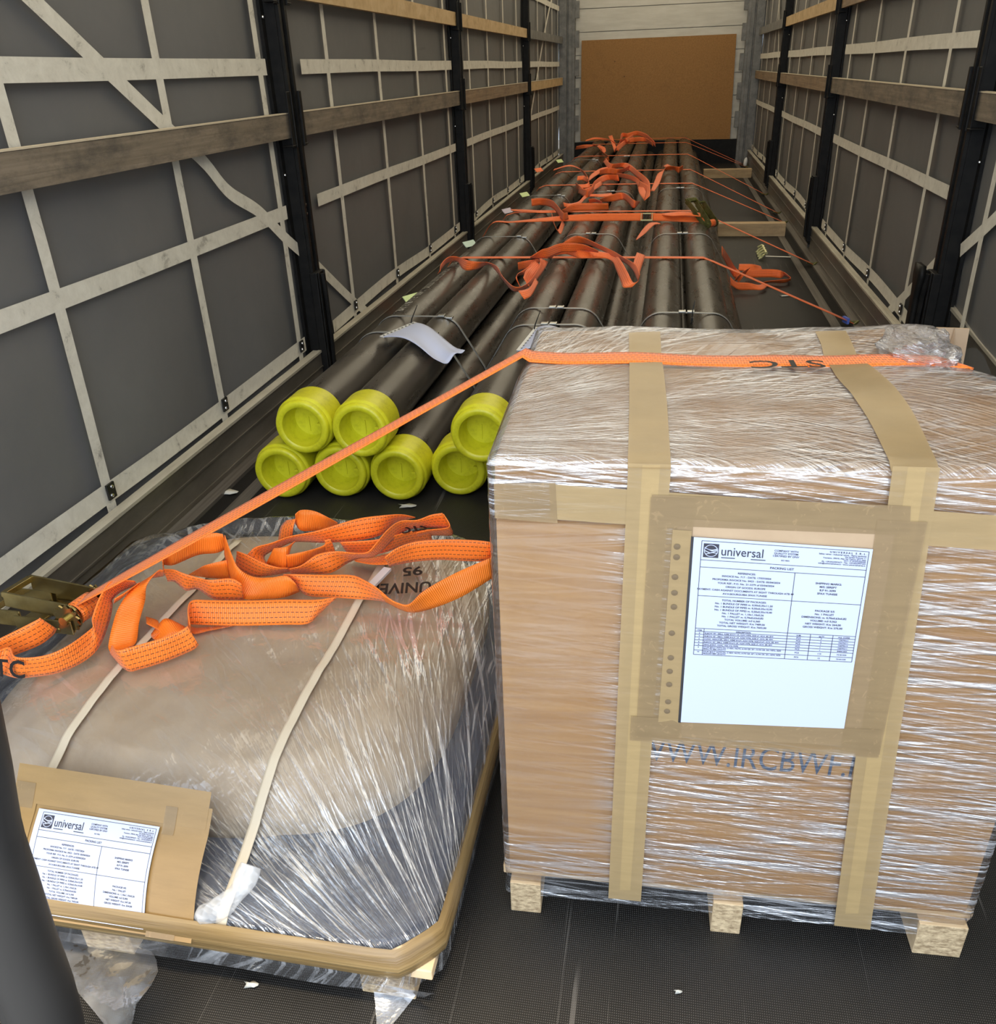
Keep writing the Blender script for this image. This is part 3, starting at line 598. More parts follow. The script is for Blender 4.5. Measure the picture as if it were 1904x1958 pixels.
# (y on the pipes, y of the right floor hook, label, tag colour, tag pixel)
LASH = [(4.68, 4.70, 'nearest orange lashing strap across all pipes, with a long loose tail in tangles', 'green', (788,570)),
        (6.28, 6.19, 'orange lashing strap with a folded flat tail, just beyond the green ratchet', 'mint', (898,466)),
        (7.80, 7.90, 'orange lashing strap crossing below the middle tangle of webbing', 'lilac', (970,403)),
        (8.85, 8.42, 'orange lashing strap crossing through the middle tangle of webbing', 'green', (1003,372)),
        (10.40, 9.65, 'orange lashing strap, third from the far end of the pipes', 'orange', (1030,325)),
        (12.00, 12.3, 'orange lashing strap, last but one from the front wall', 'green', (1070,308)),
        (12.75, 12.55, 'farthest orange lashing strap, nearest the hardboard sheet', None, None)]
lash_things = []
for i, (y, ye, lab, tg, px) in enumerate(LASH):
    t = thing('lashing_strap', lab, 'lashing strap', (0, y, 0), 'orange lashing straps over the pipes')
    pts = lash_path(y, ye); fine = []
    for a_, b_ in zip(pts[:-1], pts[1:]): fine += [a_.lerp(b_, k/4) for k in range(4)]
    fine.append(pts[-1]); mb = MB(); hw = .024
    mb.strip([p-Vector((0,hw,0)) for p in fine], [p+Vector((0,hw,0)) for p in fine]); wb_ = mb.build('webbing', M['web_far'], t, solid=.002)
    mb = MB(); p = pts[-1]; mb.tube([p+Vector((-.01,-.03,.0)), p+Vector((.015,-.0,.012)), p+Vector((-.01,.03,.0))], .006, 8); mb.tube([p+Vector((-.05,0,.012)), p+Vector((0,0,.004)), p+Vector((.02,0,-.01))], .006, 8)
    mb.build('hook', M['green_zinc'], t)
    if tg:
        q = at_x(px[0], px[1], -1.05); mb = MB(); mb.box(q, (.004, .11, .045), mat=Matrix.Rotation(-.5, 3, 'Z') @ Matrix.Rotation(-.8, 3, 'Y')); mb.build('label_tag', M['tag_'+tg], wb_, smooth=False)
    lash_things.append(t)
q = at_z(1617, 612, .03); mb = MB(); mb.box(q, (.012,.055,.03), rz=.3); mb.build('blue_label_tag', M['tag_blue'], lash_things[0], smooth=False)['label'] = 'blue label at the strap end'
def tail(t, frame, lst, z, mat=M['web_far'], name='loose_tail', solid=.0018, text=None):
    mb = MB(); out = []
    for item in lst:
        keys, sg = item[0], item[1]; zz = item[2] if len(item) > 2 else z
        out.append(ribbon(mb, keys, frame, zz, sg, front=(item[3] if len(item) > 3 else True)))
    mb.build(name, [mat, M['web_back'] if mat is M['web'] else M['web_far_back']], t, solid=solid); return out
Z1 = .372
tail(lash_things[0], ZC, [
 ([(70,450,95,425),(110,400,100,370),(150,360,160,310),(230,345,240,308),(290,415,330,322),(400,410,420,350),(490,372,480,352),(550,420,560,385),(620,510,610,470),(700,592,700,552),(790,577,785,545),(880,510,860,470),(950,420,915,370),(985,350,915,315)], -1, .365),
 ([(740,420,735,355),(830,400,800,340),(930,345,900,325)], -1),
 ([(760,565,712,470),(720,480,735,448),(800,450,770,425),(850,420,820,390),(905,370,860,340)], -1),
 ([(830,560,760,445),(850,500,800,420),(880,440,830,395),(930,390,880,335)], 1),
 ([(790,660,740,590),(850,625,830,565),(905,520,880,480)], 1),
 ([(845,325,835,312),(930,320,930,250),(1000,310,980,235),(1090,275,1075,200),(1170,270,1160,192),(1300,262,1290,210),(1400,272,1400,258)], -1, .40),
 ([(1110,190,1200,132),(1210,200,1230,135),(1300,205,1310,160),(1400,240,1420,212),(1500,290,1530,262),(1600,345,1610,312),(1680,410,1710,372),(1730,510,1745,455)], -1, .39),
 ([(1020,300,1000,235),(1130,285,1140,212),(1250,320,1240,252),(1400,312,1400,262),(1510,340,1540,292),(1550,420,1590,342),(1590,520,1650,440),(1610,560,1690,520),(1680,560,1740,500)], 1, .375),
 ([(1742,445,1680,405),(1765,370,1700,330),(1790,295,1720,270)], 1, .36),
 ([(960,310,955,270),(1010,320,1000,280),(1040,290,1030,262)], -1)], Z1)
tail(lash_things[1], ZD, [
 ([(365,735,360,667),(450,725,450,660),(540,745,540,662),(590,790,590,700),(640,860,650,790),(700,855,690,790)], -1),
 ([(545,860,545,745),(570,910,560,860),(625,990,600,950),(665,900,640,860)], 1, .33),
 ([(650,800,640,770),(760,780,740,715),(900,775,890,705),(1000,772,1000,708),(1065,770,1062,708)], -1),
 ([(660,740,650,700),(720,745,710,710),(800,720,790,690),(880,650,860,628),(1000,650,980,625),(1110,640,1090,615)], 1),
 ([(890,705,880,670),(960,700,940,668),(1010,715,1000,690)], -1, .40),
 ([(980,700,985,670),(1110,690,1110,610),(1210,680,1200,590),(1290,750,1300,640),(1350,695,1352,690)], -1),
 ([(180,775,170,762),(300,785,300,765),(450,795,440,772),(620,790,600,770)], 1, .36)], Z1)
tail(lash_things[3], ZD, [
 ([(770,580,765,520),(850,640,840,560),(910,620,900,550),(950,560,940,490),(1050,500,1020,440),(1160,505,1150,445)], -1),
 ([(870,520,880,500),(930,470,900,450),(1010,425,985,392),(1100,400,1080,372)], 1),
 ([(1015,330,1040,300),(1070,395,1100,322),(1200,385,1230,342),(1320,470,1340,372),(1400,560,1440,490),(1390,685,1440,640)], 1, .39),
 ([(1050,445,1060,425),(1200,480,1210,440),(1310,520,1330,482),(1340,610,1400,590),(1385,680,1430,650)], -1),
 ([(775,500,780,460),(840,500,850,460),(900,560,880,520),(780,570,790,545)], 1),
 ([(560,410,570,395),(700,372,705,358),(800,400,800,388),(860,480,850,430),(870,500,880,480)], 1, .37),
 ([(1445,595,1480,597),(1480,510,1530,520),(1520,430,1560,430),(1600,405,1590,375),(1660,405,1650,370),(1700,430,1710,362),(1740,400,1740,362)], -1, .375),
 ([(1560,370,1600,350),(1610,385,1640,372)], 1),
 ([(980,450,985,405),(1060,440,1065,385),(1130,445,1150,395),(1190,430,1205,388),(1250,400,1255,360)], -1, .39),
 ([(785,615,795,560),(870,655,880,590),(935,600,925,545)], -1),
 ([(1330,560,1345,500),(1390,600,1420,540),(1430,640,1450,590)], -1),
 ([(1010,540,1000,500),(930,590,900,560),(860,610,830,580)], 1)], Z1)
tail(lash_things[5], ZD, [
 ([(1010,260,1040,235),(1000,220,1030,200),(960,185,980,175)], 1),
 ([(1060,95,1100,85,.46),(1090,160,1120,160,.42),(1115,235,1145,225,.38)], 1),
 ([(1115,245,1120,215,.38),(1170,185,1165,140,.40),(1190,110,1180,60,.46),(1240,110,1235,62,.46),(1320,90,1320,32,.48),(1400,115,1400,60,.46),(1450,150,1440,95,.43),(1490,195,1485,140,.40)], -1, .38),
 ([(760,220,770,190),(850,208,840,175),(960,190,940,178),(1020,260,1000,230),(1070,320,1060,280),(1010,340,1030,300)], -1),
 ([(850,145,860,130,.42),(940,125,940,108,.43),(1060,135,1050,120,.43),(1130,170,1120,150,.41)], 1),
 ([(1150,235,1130,180,.39),(1220,175,1205,125,.42),(1300,150,1300,100,.44),(1400,150,1390,102,.43),(1470,190,1460,140,.41)], -1),
 ([(1175,170,1160,120,.41),(1240,150,1220,90,.45),(1290,120,1290,70,.45)], -1)], Z1)
# flat twisted strap with sewn ends and olive ratchet
t = thing('lashing_strap', 'wide orange strap with pale buckle and olive-green ratchet on the right bundle', 'lashing strap', (.05, 5.85, 0), 'orange lashing straps over the pipes')
mb = MB(); A = []; B = []
key = [(-1.2,6.2,.05,0),(-1.02,6.0,.22,0),(-.92,5.9,PT-.01,0),(-.80,5.86,PT,0),(-.70,5.86,PT+.006,.1),(-.5,5.86,PT+.018,.45),(-.35,5.86,PT+.024,.8),(-.2,5.86,PT+.026,1.0),(.02,5.86,PT+.026,1.05),(.07,5.86,PT+.026,1.05)]
for (x,y,z,a_) in [tuple(v) for v in [(k[0],k[1],k[2],k[3]) for k in key]]: 
    h = Vector((0, math.cos(a_), math.sin(a_)))*.025; A.append(Vector((x,y,z))-h); B.append(Vector((x,y,z))+h)
mb.strip(cr(A,5), cr(B,5)); A = []; B = []
for (x,y,z,a_) in [(.125,5.86,PT+.026,1.05),(.25,5.86,PT+.02,.9),(.40,5.85,PT+.012,.7),(.47,5.84,PT+.02,.7)]:
    h = Vector((0, math.cos(a_), math.sin(a_)))*.025; A.append(Vector((x,y,z))-h); B.append(Vector((x,y,z))+h)
mb.strip(cr(A,4), cr(B,4)); mb.build('webbing', M['web_far'], t, solid=.003)
mb = MB(); mb.box((.097,5.838,PT+.010), (.075,.008,.008)); mb.box((.097,5.875,PT+.045), (.075,.006,.006)); mb.box((.062,5.856,PT+.028),(.004,.03,.04)); mb.box((.132,5.856,PT+.028),(.004,.03,.04)); mb.build('buckle', plain('pale_brass_buckle', (.70,.62,.30), .3, .6), t, smooth=False)
tail(t, ZD, [([(1320,1040,1310,1040),(1400,980,1370,950),(1480,905,1430,890),(1540,895,1500,880)], 1, .37),
             ([(1550,815,1545,800),(1650,825,1650,790),(1760,820,1750,785),(1900,830,1900,795)], 1, .385)], .37)
tail(t, ZE, [([(0,1130,0,955,.27),(50,1230,90,1060,.15),(110,1340,160,1200,.05),(150,1385,200,1290,.03),(170,1420,240,1330,.015)], 1),
             ([(90,1440,80,1290,.05),(180,1490,140,1380),(320,1492,260,1392),(420,1490,380,1440),(470,1455,440,1420)], 1, .02),
             ([(170,1290,180,1222),(300,1295,320,1225),(420,1280,405,1245)], 1, .03),
             ([(110,1420,200,1300,.03),(180,1370,240,1280,.04),(240,1330,300,1250,.04)], 1),
             ([(250,1365,230,1275),(400,1362,400,1270),(520,1362,520,1268),(610,1370,600,1280),(660,1350,650,1310),(700,1380,690,1340),(715,1390,712,1370),(640,1418,620,1385),(500,1415,480,1400),(440,1425,430,1410)], -1, .015)], .02, name='loose_tail')
def ratchet(t, org, ax, ay, az, mat, sc_=1.0, webm=None, L_=.20):
    """ratchet buckle: ax towards the handle, ay along the spool, az up"""
    Rm = Matrix((ax, ay, az)).transposed(); org = Vector(org)
    T = lambda x, y, z: org + Rm @ Vector((x*sc_, y*sc_, z*sc_))
    def bxp(mb, c, d, r=0):
        mb.box(T(*c), [v*sc_ for v in d], mat=Rm @ Matrix.Rotation(r, 3, 'Y'))
    mb = MB()
    for y in (-.036, .036): bxp(mb, (.075, y, -.012), (.16, .004, .034)); mb.lathe([(-.002,.028*sc_),(.002,.028*sc_),(.002,.0001)], T(0, y, 0), Rm @ Vector((0,1,0)), 24); mb.lathe([(.002,.028*sc_),(-.002,.028*sc_),(-.002,.0001)], T(0, y, 0), Rm @ Vector((0,1,0)), 24)
    bxp(mb, (.155, 0, -.02), (.012, .072, .012)); mb.build('frame', mat, t, smooth=False, bevel=.001*sc_)
    for y in (-.043, .043):
        mb = MB(); n = 14; ring = []
        for k in range(n*2): a_ = PI*k/n; r = .031 if k % 2 else .025; ring.append((r*math.cos(a_), r*math.sin(a_)))
        f_ = [T(x, y-.002, z) for x, z in ring]; g_ = [T(x, y+.002, z) for x, z in ring]; m_ = len(ring)
        mb.add(f_+g_, [tuple(range(m_)), tuple(range(m_, 2*m_))[::-1]] + [(i, (i+1) % m_, m_+(i+1) % m_, m_+i) for i in range(m_)])
        mb.build('toothed_wheel', mat, t, smooth=False)
    mb = MB(); ang = .10
    for y in (-.049, .049):
        bxp(mb, (.055, y, .022), (.14, .003, .030), -ang); bxp(mb, (.17, y*.86, .030), (.11, .003, .036), -ang)
    bxp(mb, (.100, 0, .030), (.050, .084, .004), -ang); bxp(mb, (.055, 0, .034), (.016, .088, .004), -ang); bxp(mb, (.13,0,.045),(.006,.084,.02),-ang); bxp(mb, (L_+.02, 0, .034), (.03, .09, .014), -ang)
    mb.build('handle', mat, t, smooth=False, bevel=.0012*sc_)
    mb = MB(); mb.tube([T(0, -.055, 0), T(0, .055, 0)], .010*sc_, 12); mb.tube([T(.02, -.052, .026), T(.02, .052, .026)], .0045*sc_, 8); mb.build('axle', mat, t)
    if webm:
        mb = MB(); P = []; U = []; n = 26
        for k in range(n+1):
            a_ = 2*PI*1.6*k/n; r = (.020+.004*k/n)*sc_/sc_; P.append([T(r*math.cos(a_), y, r*math.sin(a_)) for y in (-.026, -.013, 0, .013, .026)]); U.append([(j/4, a_*.022) for j in range(5)])
        mb.grid(P, uvs=U); mb.build('wound_webbing', webm, t, solid=.0015)
ratchet(t, (.50, 5.80, PT-.005), Vector((-.55,.45,.70)).normalized(), Vector((.62,.78,0)).normalized(), Vector((-.55,.45,.70)).normalized().cross(Vector((.62,.78,0)).normalized()).normalized(), M['green_zinc'], .95, M['web_far'])

# document sleeves tied on the bundles
def sleeve(pts, label, name, cable):
    c = (pts[0]+pts[2])/2; t = thing(name, label, 'document sleeve', c, 'document sleeves tied to the pipes'); mb = MB(); n = 14; P = []
    for i in range(n+1):
        u = i/n; row_ = []
        for j in range(n+1):
            v_ = j/n; p = pts[0].lerp(pts[1], v_).lerp(pts[3].lerp(pts[2], v_), u); row_.append(p + Vector((0,0,.014*math.sin(u*5+v_*2)*u + .008*math.sin(v_*9+u*3)*u + .022*math.sin(PI*min(1, u*1.2)))))
        P.append(row_)
    mb.grid(P); s_ = mb.build('sheet', M['paper'], t, solid=.0015)
    mb = MB(); a_, b_ = pts[0], pts[1]; e = ((pts[3]-a_)+(pts[2]-b_))*.5; e = e.normalized()*.03
    mb.grid([[a_-e*.1+Vector((0,0,.004)), b_-e*.1+Vector((0,0,.004))], [a_+e+Vector((0,0,.006)), b_+e+Vector((0,0,.006))]])
    for i in range(9):
        p = (a_.lerp(b_, (i+.7)/9.6)) + e*.45 + Vector((0,0,.0075)); mb.lathe([(0,.0045),(.0006,.0001)], p, (0,0,1), 10, mi=1)
    mb.build('binding_edge', [plain('milky_plastic_edge', (.72,.73,.72), .3), M['black_plastic']], t)
    if cable:
        mb = MB(); p = b_.lerp(a_, .12); mb.tube([p+Vector((0,0,-.01)), p+Vector((.005,.01,.02)), p+Vector((.02,.05,.065))], [.003,.0025,.0015], 6); mb.box(p+Vector((0,0,.0)), (.008,.01,.008)); mb.build('cable_tie', M['black_plastic'], t)
sleeve([at_z(726,645,.352), at_z(792,617,.354), at_z(889,672,.335), at_z(847,688,.335)], 'white document sleeve lying crumpled over the top pipes of the left bundle', 'document_sleeve', True)
sleeve([at_z(988,672,.352), at_z(1024,627,.354), at_z(1120,640,.345), at_z(1110,690,.335)], 'white document sleeve on the middle bundle, mostly hidden behind the wrapped box', 'document_sleeve', True)
mb = MB(); p = at_z(1323, 610, .36); mb.tube([p+Vector((0,0,-.02)), p+Vector((.0,.005,.03)), p+Vector((.006,.01,.07))], [.003,.0025,.0015], 6); mb.box(p, (.008,.01,.01))
tag(mb.build('cable_tie', M['black_plastic'], loc=p), 'black cable tie sticking up from the right pipe bundle', 'cable tie')

# timber beams on the floor, hooks and scraps
for i, (x0, x1, y, lab) in enumerate([(.63, 1.15, 7.37, 'nearer pine beam lying across the floor beside the right pipe bundle'), (.63, 1.19, 11.3, 'farther pine beam lying across the floor, near the front wall')]):
    mb = MB(); mb.box(((x0+x1)/2, y, .05), (x1-x0, .10, .10)); o = mb.build('timber_beam', M['beam'], loc=Vector(((x0+x1)/2, y, 0)), smooth=False, bevel=.004); tag(o, lab, 'beam', 'beams on the floor')
p = at_z(1457, 500, .0); t = thing('spring_hook', 'small yellow-white striped coil hook on the floor beside the loose orange tail', 'hook', p)
mb = MB(); mb.tube([p+Vector((.05*math.cos(k*.9)*.5, .04*math.sin(k*.9)*.5 + k*.012, .035+.025*math.sin(k*.9+1))) for k in range(24)], .009, 8); mb.build('coil', plain('pale_yellow_steel', (.75,.72,.38), .3, .4), t)
mb = MB(); mb.tube([p+Vector((.03,.12,.012)), p+Vector((.20,.10,.010))], .004, 6); mb.build('pin', M['seal'], t)
p = at_z(1425, 311, .05); mb = MB(); mb.lathe([(-.05,.01),(-.03,.024),(.03,.026),(.06,.012),(.065,.001)], p, (.1,0,1), 14); tag(mb.build('white_fitting', plain('white_plastic', (.8,.8,.8), .4), loc=p), 'small white fitting on the floor at the foot of the right front corner post', 'fitting')
scr_ = [((430,942), .045, 'pale torn paper scrap on the floor left of the yellow caps'), ((778,968), .03, 'tiny film scrap on the black floor below the capped pipes'), ((480,1884), .012, 'small pale splinter on the mesh floor between the two pallets'), ((1500,566), .03, 'thin sliver of tape on the floor by the right strap'), ((1296,1898), .006, 'white crumb on the floor under the cardboard box')]
for (q_, s_, lab) in scr_:
    p = at_z(q_[0], q_[1], .003); mb = MB(); n = 9; ring = [p+Vector((s_*(1+.5*math.sin(k*2.3))*math.cos(2*PI*k/n), s_*.45*(1+.4*math.cos(k*3.1))*math.sin(2*PI*k/n), .002*math.sin(k*1.7)+.002)) for k in range(n)]
    mb.add([p+Vector((0,0,.006))]+ring, [(0, 1+k, 1+(k+1) % n) for k in range(n)]); tag(mb.build('paper_scrap', plain('scrap_%d' % int(q_[0]), (.55,.53,.47), .7), loc=p, solid=.0008), lab, 'scrap', 'scraps on the floor')

# ================================================================== TALL WRAPPED CARTON ON ITS SMALL PALLET
TH = .036; BX = Vector((.022, 1.011, 0)); BW, BD = .709, .604; ZT = .822; ZPAL = .088
ex = Vector((math.cos(TH), math.sin(TH), 0)); ey = Vector((-math.sin(TH), math.cos(TH), 0)); ez = Vector((0,0,1))
def bp(u, v, z):
    g_ = math.exp(-((v-.415)/(.085 if v < .415 else .15))**2); u -= .074*g_*(max(0, u)/BW)**8*min(1, max(0, (z-.55)/.25))   # edge crushed by the strap
    return BX + ex*u + ey*v + ez*z
def topz(u, v):
    uu, vv = u/BW, v/BD
    z = ZT + .018*math.exp(-((uu-.88)/.28)**2 - ((vv-.40)/.22)**2) - .008*math.exp(-((vv-.70)/.07)**2) + .010*math.exp(-((uu-.90)/.10)**2-((vv-.95)/.12)**2)
    z += .004*noise.noise(Vector((u*9, v*9, 1)))
    return z
t_box = thing('wrapped_carton', 'tall brown cardboard box in stretch film on a small wooden pallet, right foreground', 'box', bp(BW/2, BD/2, 0))
def softbox(mb, x0, x1, y0, y1, z0, top, r, nu=60, nv=46, nz=40, bottom=False, disp=None, uvf=None, dens=None):
    """rounded box, side faces and a shaped top, as one skin"""
    def rnd(p):
        q = Vector((min(max(p[0], x0+r), x1-r), min(max(p[1], y0+r), y1-r), min(p[2], top(p[0]-0, p[1]-0)-r))); d = Vector(p)-q
        return (q + d.normalized()*r if d.length > 1e-9 else Vector(p)), d
    def face(pf, n1, n2, fid, flip):
        P = []; U = []; A_ = []
        for i in range(n1+1):
            row_ = []; ur = []
            for j in range(n2+1):
                p = pf(i/n1, j/n2); q, d = rnd(p); q = q if disp is None else disp(q, d, fid)
                row_.append(bp(q.x, q.y, q.z)); ur.append(uvf(q, fid) if uvf else (q.x, q.z)); A_.append(dens(q, fid) if dens else 1.0)
            P.append(row_); U.append(ur)
        mb.grid(P, uvs=U, flip=flip, at=A_)
    zt = lambda x, y: top(x, y)
    face(lambda a, b: (x0+(x1-x0)*a, y0, z0+(zt(x0+(x1-x0)*a, y0)-z0)*b), nu, nz, 'front', False)
    face(lambda a, b: (x0+(x1-x0)*a, y1, z0+(zt(x0+(x1-x0)*a, y1)-z0)*b), nu, nz//2, 'back', True)
    face(lambda a, b: (x0, y0+(y1-y0)*a, z0+(zt(x0, y0+(y1-y0)*a)-z0)*b), nv, nz, 'left', True)
    face(lambda a, b: (x1, y0+(y1-y0)*a, z0+(zt(x1, y0+(y1-y0)*a)-z0)*b), nv, nz, 'right', False)
    face(lambda a, b: (x0+(x1-x0)*a, y0+(y1-y0)*b, zt(x0+(x1-x0)*a, y0+(y1-y0)*b)), nu, nv, 'top', False)
mb = MB(); softbox(mb, .004, BW-.004, .004, BD-.004, ZPAL, lambda x, y: topz(x, y)-.004, .007, 30, 24, 6)
carton = mb.build('carton', M['carton'], t_box, weld=True)
# pallet
mb = MB()
for k in range(5): mb.box(bp(BW/2, .06+k*(BD-.12)/4, ZPAL-.010), (BW+.012, .098, .018), rz=TH)
mb.build('pallet_deck', M['pine'], t_box, smooth=False, bevel=.002)
FEET = [(.012, .050), (BW/2-.018, .046), (BW-.065, .070)]
for (u0_, wd_) in FEET:
    mb = MB(); mb.box(bp(u0_+wd_/2 - .005, BD/2, .034), (wd_, BD+.012, .068), rz=TH); o = mb.build('pallet_runner', [M['pine'], M['endgrain']], t_box, smooth=False, bevel=.0015)
    for p in o.data.polygons:
        if abs(p.normal.dot(ey)) > .9: p.material_index = 1
# stretch film
def d_side(q, fid):
    if fid == 'front': s_ = min(max((q.x-.10)/.16, .12), 1); return s_
    return 1.0
def uvbox(q, fid):
    if fid in ('front', 'back'): return (q.x, q.z)
    if fid in ('left', 'right'): return (q.y, q.z)
def dsp(q, d, fid):
    if fid == 'top': return q
    n_ = .0012*noise.noise(Vector((q.x*14, q.y*14, q.z*60)))
    k_ = Vector((d.x, d.y, 0)); k_ = k_.normalized() if k_.length > 1e-6 else Vector((0,0,0)); q = q + k_*n_
    return q
mb = MB(); F0 = ZPAL-.046
class _: pass
def film_sides():
    mb = MB(); r = .011; x0, x1, y0, y1 = -.004, BW+.004, -.004, BD+.004
    for fid, pf, n1, fl in (('front', lambda a: (x0+(x1-x0)*a, y0), 90, False), ('back', lambda a: (x0+(x1-x0)*a, y1), 20, True), ('left', lambda a: (x0, y0+(y1-y0)*a), 40, True), ('right', lambda a: (x1, y0+(y1-y0)*a), 40, False)):
        P = []; U = []; A_ = []; nz = 90
        for i in range(n1+1):
            x, y = pf(i/n1); row_ = []; ur = []; zt = topz(min(max(x, 0), BW), min(max(y, 0), BD))+.002
            for j in range(nz+1):
                z = F0+(zt-F0)*j/nz; qx, qy = min(max(x, x0+r), x1-r), min(max(y, y0+r), y1-r); zc = min(z, zt-r); d = Vector((x-qx, y-qy, z-zc)); q = Vector((qx, qy, zc)) + (d.normalized()*r if d.length > 1e-9 else d)
                inn = 0
                if z < ZPAL: inn = .004*math.sin((z-F0)/(ZPAL-F0)*PI)
                q += Vector((d.x, d.y, 0))*(-inn/max(r, 1e-6)) + Vector((d.x, d.y, 0)).normalized()*(.0012*noise.noise(Vector((q.x*9, q.y*9, q.z*70)))) if (abs(d.x)+abs(d.y)) > 1e-6 else Vector((0,0,0))
                row_.append(bp(q.x, q.y, q.z)); s_ = q.x if fid in ('front', 'back') else q.y; ur.append((s_, q.z))
                dn = 1.0
                if fid == 'front': dn = min(max((q.x-.12)/.10, .10 + .5*max(0, min(1, (.20-z)/.05))), 1) if z < .74 else 1.0
                A_.append(dn)
            P.append(row_); U.append(ur)
        mb.grid(P, uvs=U, flip=fl, at=A_)
    return mb.build('stretch_film', M['film_box'], t_box, weld=False)
film_sides()
mb = MB(); P = []; U = []; nu, nv = 110, 90; A_ = []
for i in range(nu+1):
    row_ = []; ur = []
    for j in range(nv+1):
        u, v = -.002+(BW+.004)*i/nu, -.002+(BD+.004)*j/nv; du = min(u, BW-u, v, BD-v); z = topz(u, v)+.002 - (.009*(1-min(1, max(0, du)/.012))**2)
        z += .0012*noise.noise(Vector((u*22, v*14, 3)))
        row_.append(bp(u, v, z))
        k_ = min(1, max(0, u/.25)); ang = math.atan2(v-.02, u+.22); rr = math.hypot(u+.22, v-.02)
        ur.append((rr*.9, ang*.42)); A_.append(1.0)
    P.append(row_); U.append(ur)
mb.grid(P, uvs=U, at=A_); mb.build('top_film', M['film_top'], t_box)
# crumpled knot of film at the back right corner, cardboard flap behind it
kc = at_z(1752, 652, .835); mb = MB(); P = []; U = []
for i in range(33):
    th = PI*i/32; row_ = []; ur = []
    for j in range(48):
        ph = 2*PI*j/48; d = Vector((math.sin(th)*math.cos(ph), math.sin(th)*math.sin(ph), math.cos(th))); r = 1 + .22*noise.noise(d*3.1) + .14*noise.noise(d*8)
        row_.append(kc + Vector((d.x*.056*r, d.y*.095*r, d.z*.038*r)) + Vector((-.004,-.035,-.012))); ur.append((j/48*.5, i/32*.3))
    P.append(row_); U.append(ur)
mb.grid(P, uvs=U, closed_v=True); mb.build('crumpled_film', M['film_top'], t_box)
mb = MB(); fy = BX.y+.66
f_ = [at_y(1780,626,fy), at_y(1853,628,fy), at_y(1840,640,fy)]
a_ = at_y(1790,626,fy); b_ = at_y(1853,628,fy)
v = [a_, b_, b_+Vector((.005,0,-.12)), b_+Vector((.0,.0,-.45)), a_+Vector((0,0,-.45))]; mb.add(v, [tuple(range(5))])
v = [a_+Vector((.03,-.002,0)), a_+Vector((.033,-.02,-.05)), a_+Vector((.05,-.05,-.12)), a_+Vector((.06,-.05,-.4)), a_+Vector((.0,-.02,-.4))]; mb.add(v, [tuple(range(5))])
mb.build('cardboard_flap', M['carton_plain'], t_box, smooth=False, solid=.004)
# front face mapping
FP = bp(0, -.0065, 0); FN = -ey
def fuv(px, py, off=0):
    p = at_plane(px, py, FP, FN); d = p-BX; return d.dot(ex), d.z
def fpt(u, z, off): return bp(u, -.0065-off, z)
def tape_quad(corners, off, mat, name='tape', parent=t_box, n=(10, 10)):
    """corners TL, TR, BR, BL in the picture, on the front face"""
    c = [Vector((*fuv(*q), 0)) for q in corners]; P = []
    mb = MB()
    for i in range(n[0]+1):
        a_ = c[0].lerp(c[1], i/n[0]); b_ = c[3].lerp(c[2], i/n[0]); row_ = []
        for j in range(n[1]+1):
            q = a_.lerp(b_, j/n[1]); row_.append(fpt(q.x, q.y, off + .0003*noise.noise(Vector((q.x*30, q.y*30, off*900)))))
        P.append(row_)
    mb.grid(P); return mb.build(name, mat, parent)
tape_quad([(944,924),(1062,922),(1066,1000),(946,990)], .0012, M['tape_dull'])
tape_quad([(1050,925),(1904,985),(1904,1052),(1052,992)], .0008, M['tape'])
tape_quad([(1201,885),(1283,887),(1225,1722),(1163,1716)], .0016, M['tape'], n=(6,40))
tape_quad([(1228,888),(1262,888),(1205,1700),(1185,1700)], .0018, M['tape_gold'], n=(6,40))
tape_quad([(1706,890),(1797,893),(1663,1776),(1594,1768)], .0016, M['tape'], n=(6,40))
tape_quad([(1735,892),(1770,893),(1640,1745),(1615,1745)], .0018, M['tape_gold'], n=(6,40))
# plastic pocket and its taped border
tape_quad([(1296,990),(1710,1014),(1640,1425),(1260,1405)], .0022, M['carton_plain'], 'backing_card')
tape_quad([(1246,944),(1740,966),(1738,1022),(1242,1002)], .0030, M['tape_dull'])
tape_quad([(1244,948),(1328,952),(1300,1412),(1215,1408)], .0034, M['tape_dull'], n=(6,30))
tape_quad([(1676,992),(1772,996),(1680,1440),(1605,1435)], .0034, M['tape_dull'], n=(6,30))
tape_quad([(1206,1366),(1682,1392),(1678,1446),(1204,1412)], .0040, M['tape_dull'])
pm_ = tape_quad([(1286,1010),(1322,1012),(1296,1380),(1258,1378)], .0040, M['tape'], 'pocket_margin')
mb = MB()
for q_ in [(1294,1042),(1293,1062),(1290,1100),(1289,1130),(1288,1157),(1284,1207),(1282,1254),(1280,1280),(1279,1305),(1277,1338),(1275,1356)]:
    u, z = fuv(*q_); mb.lathe([(0,.0042),(.0006,.0001)], fpt(u, z, .0047), FN, 12)
mb.build('punched_holes', plain('punched_hole_brown', (.16,.11,.06), .7), pm_)['kind'] = 'stuff'
# black bar code-like rim of the pocket
tape_quad([(1321,1022),(1326,1023),(1301,1378),(1296,1377)], .0048, plain('dark_pocket_edge', (.03,.03,.035), .4), 'pocket_edge')

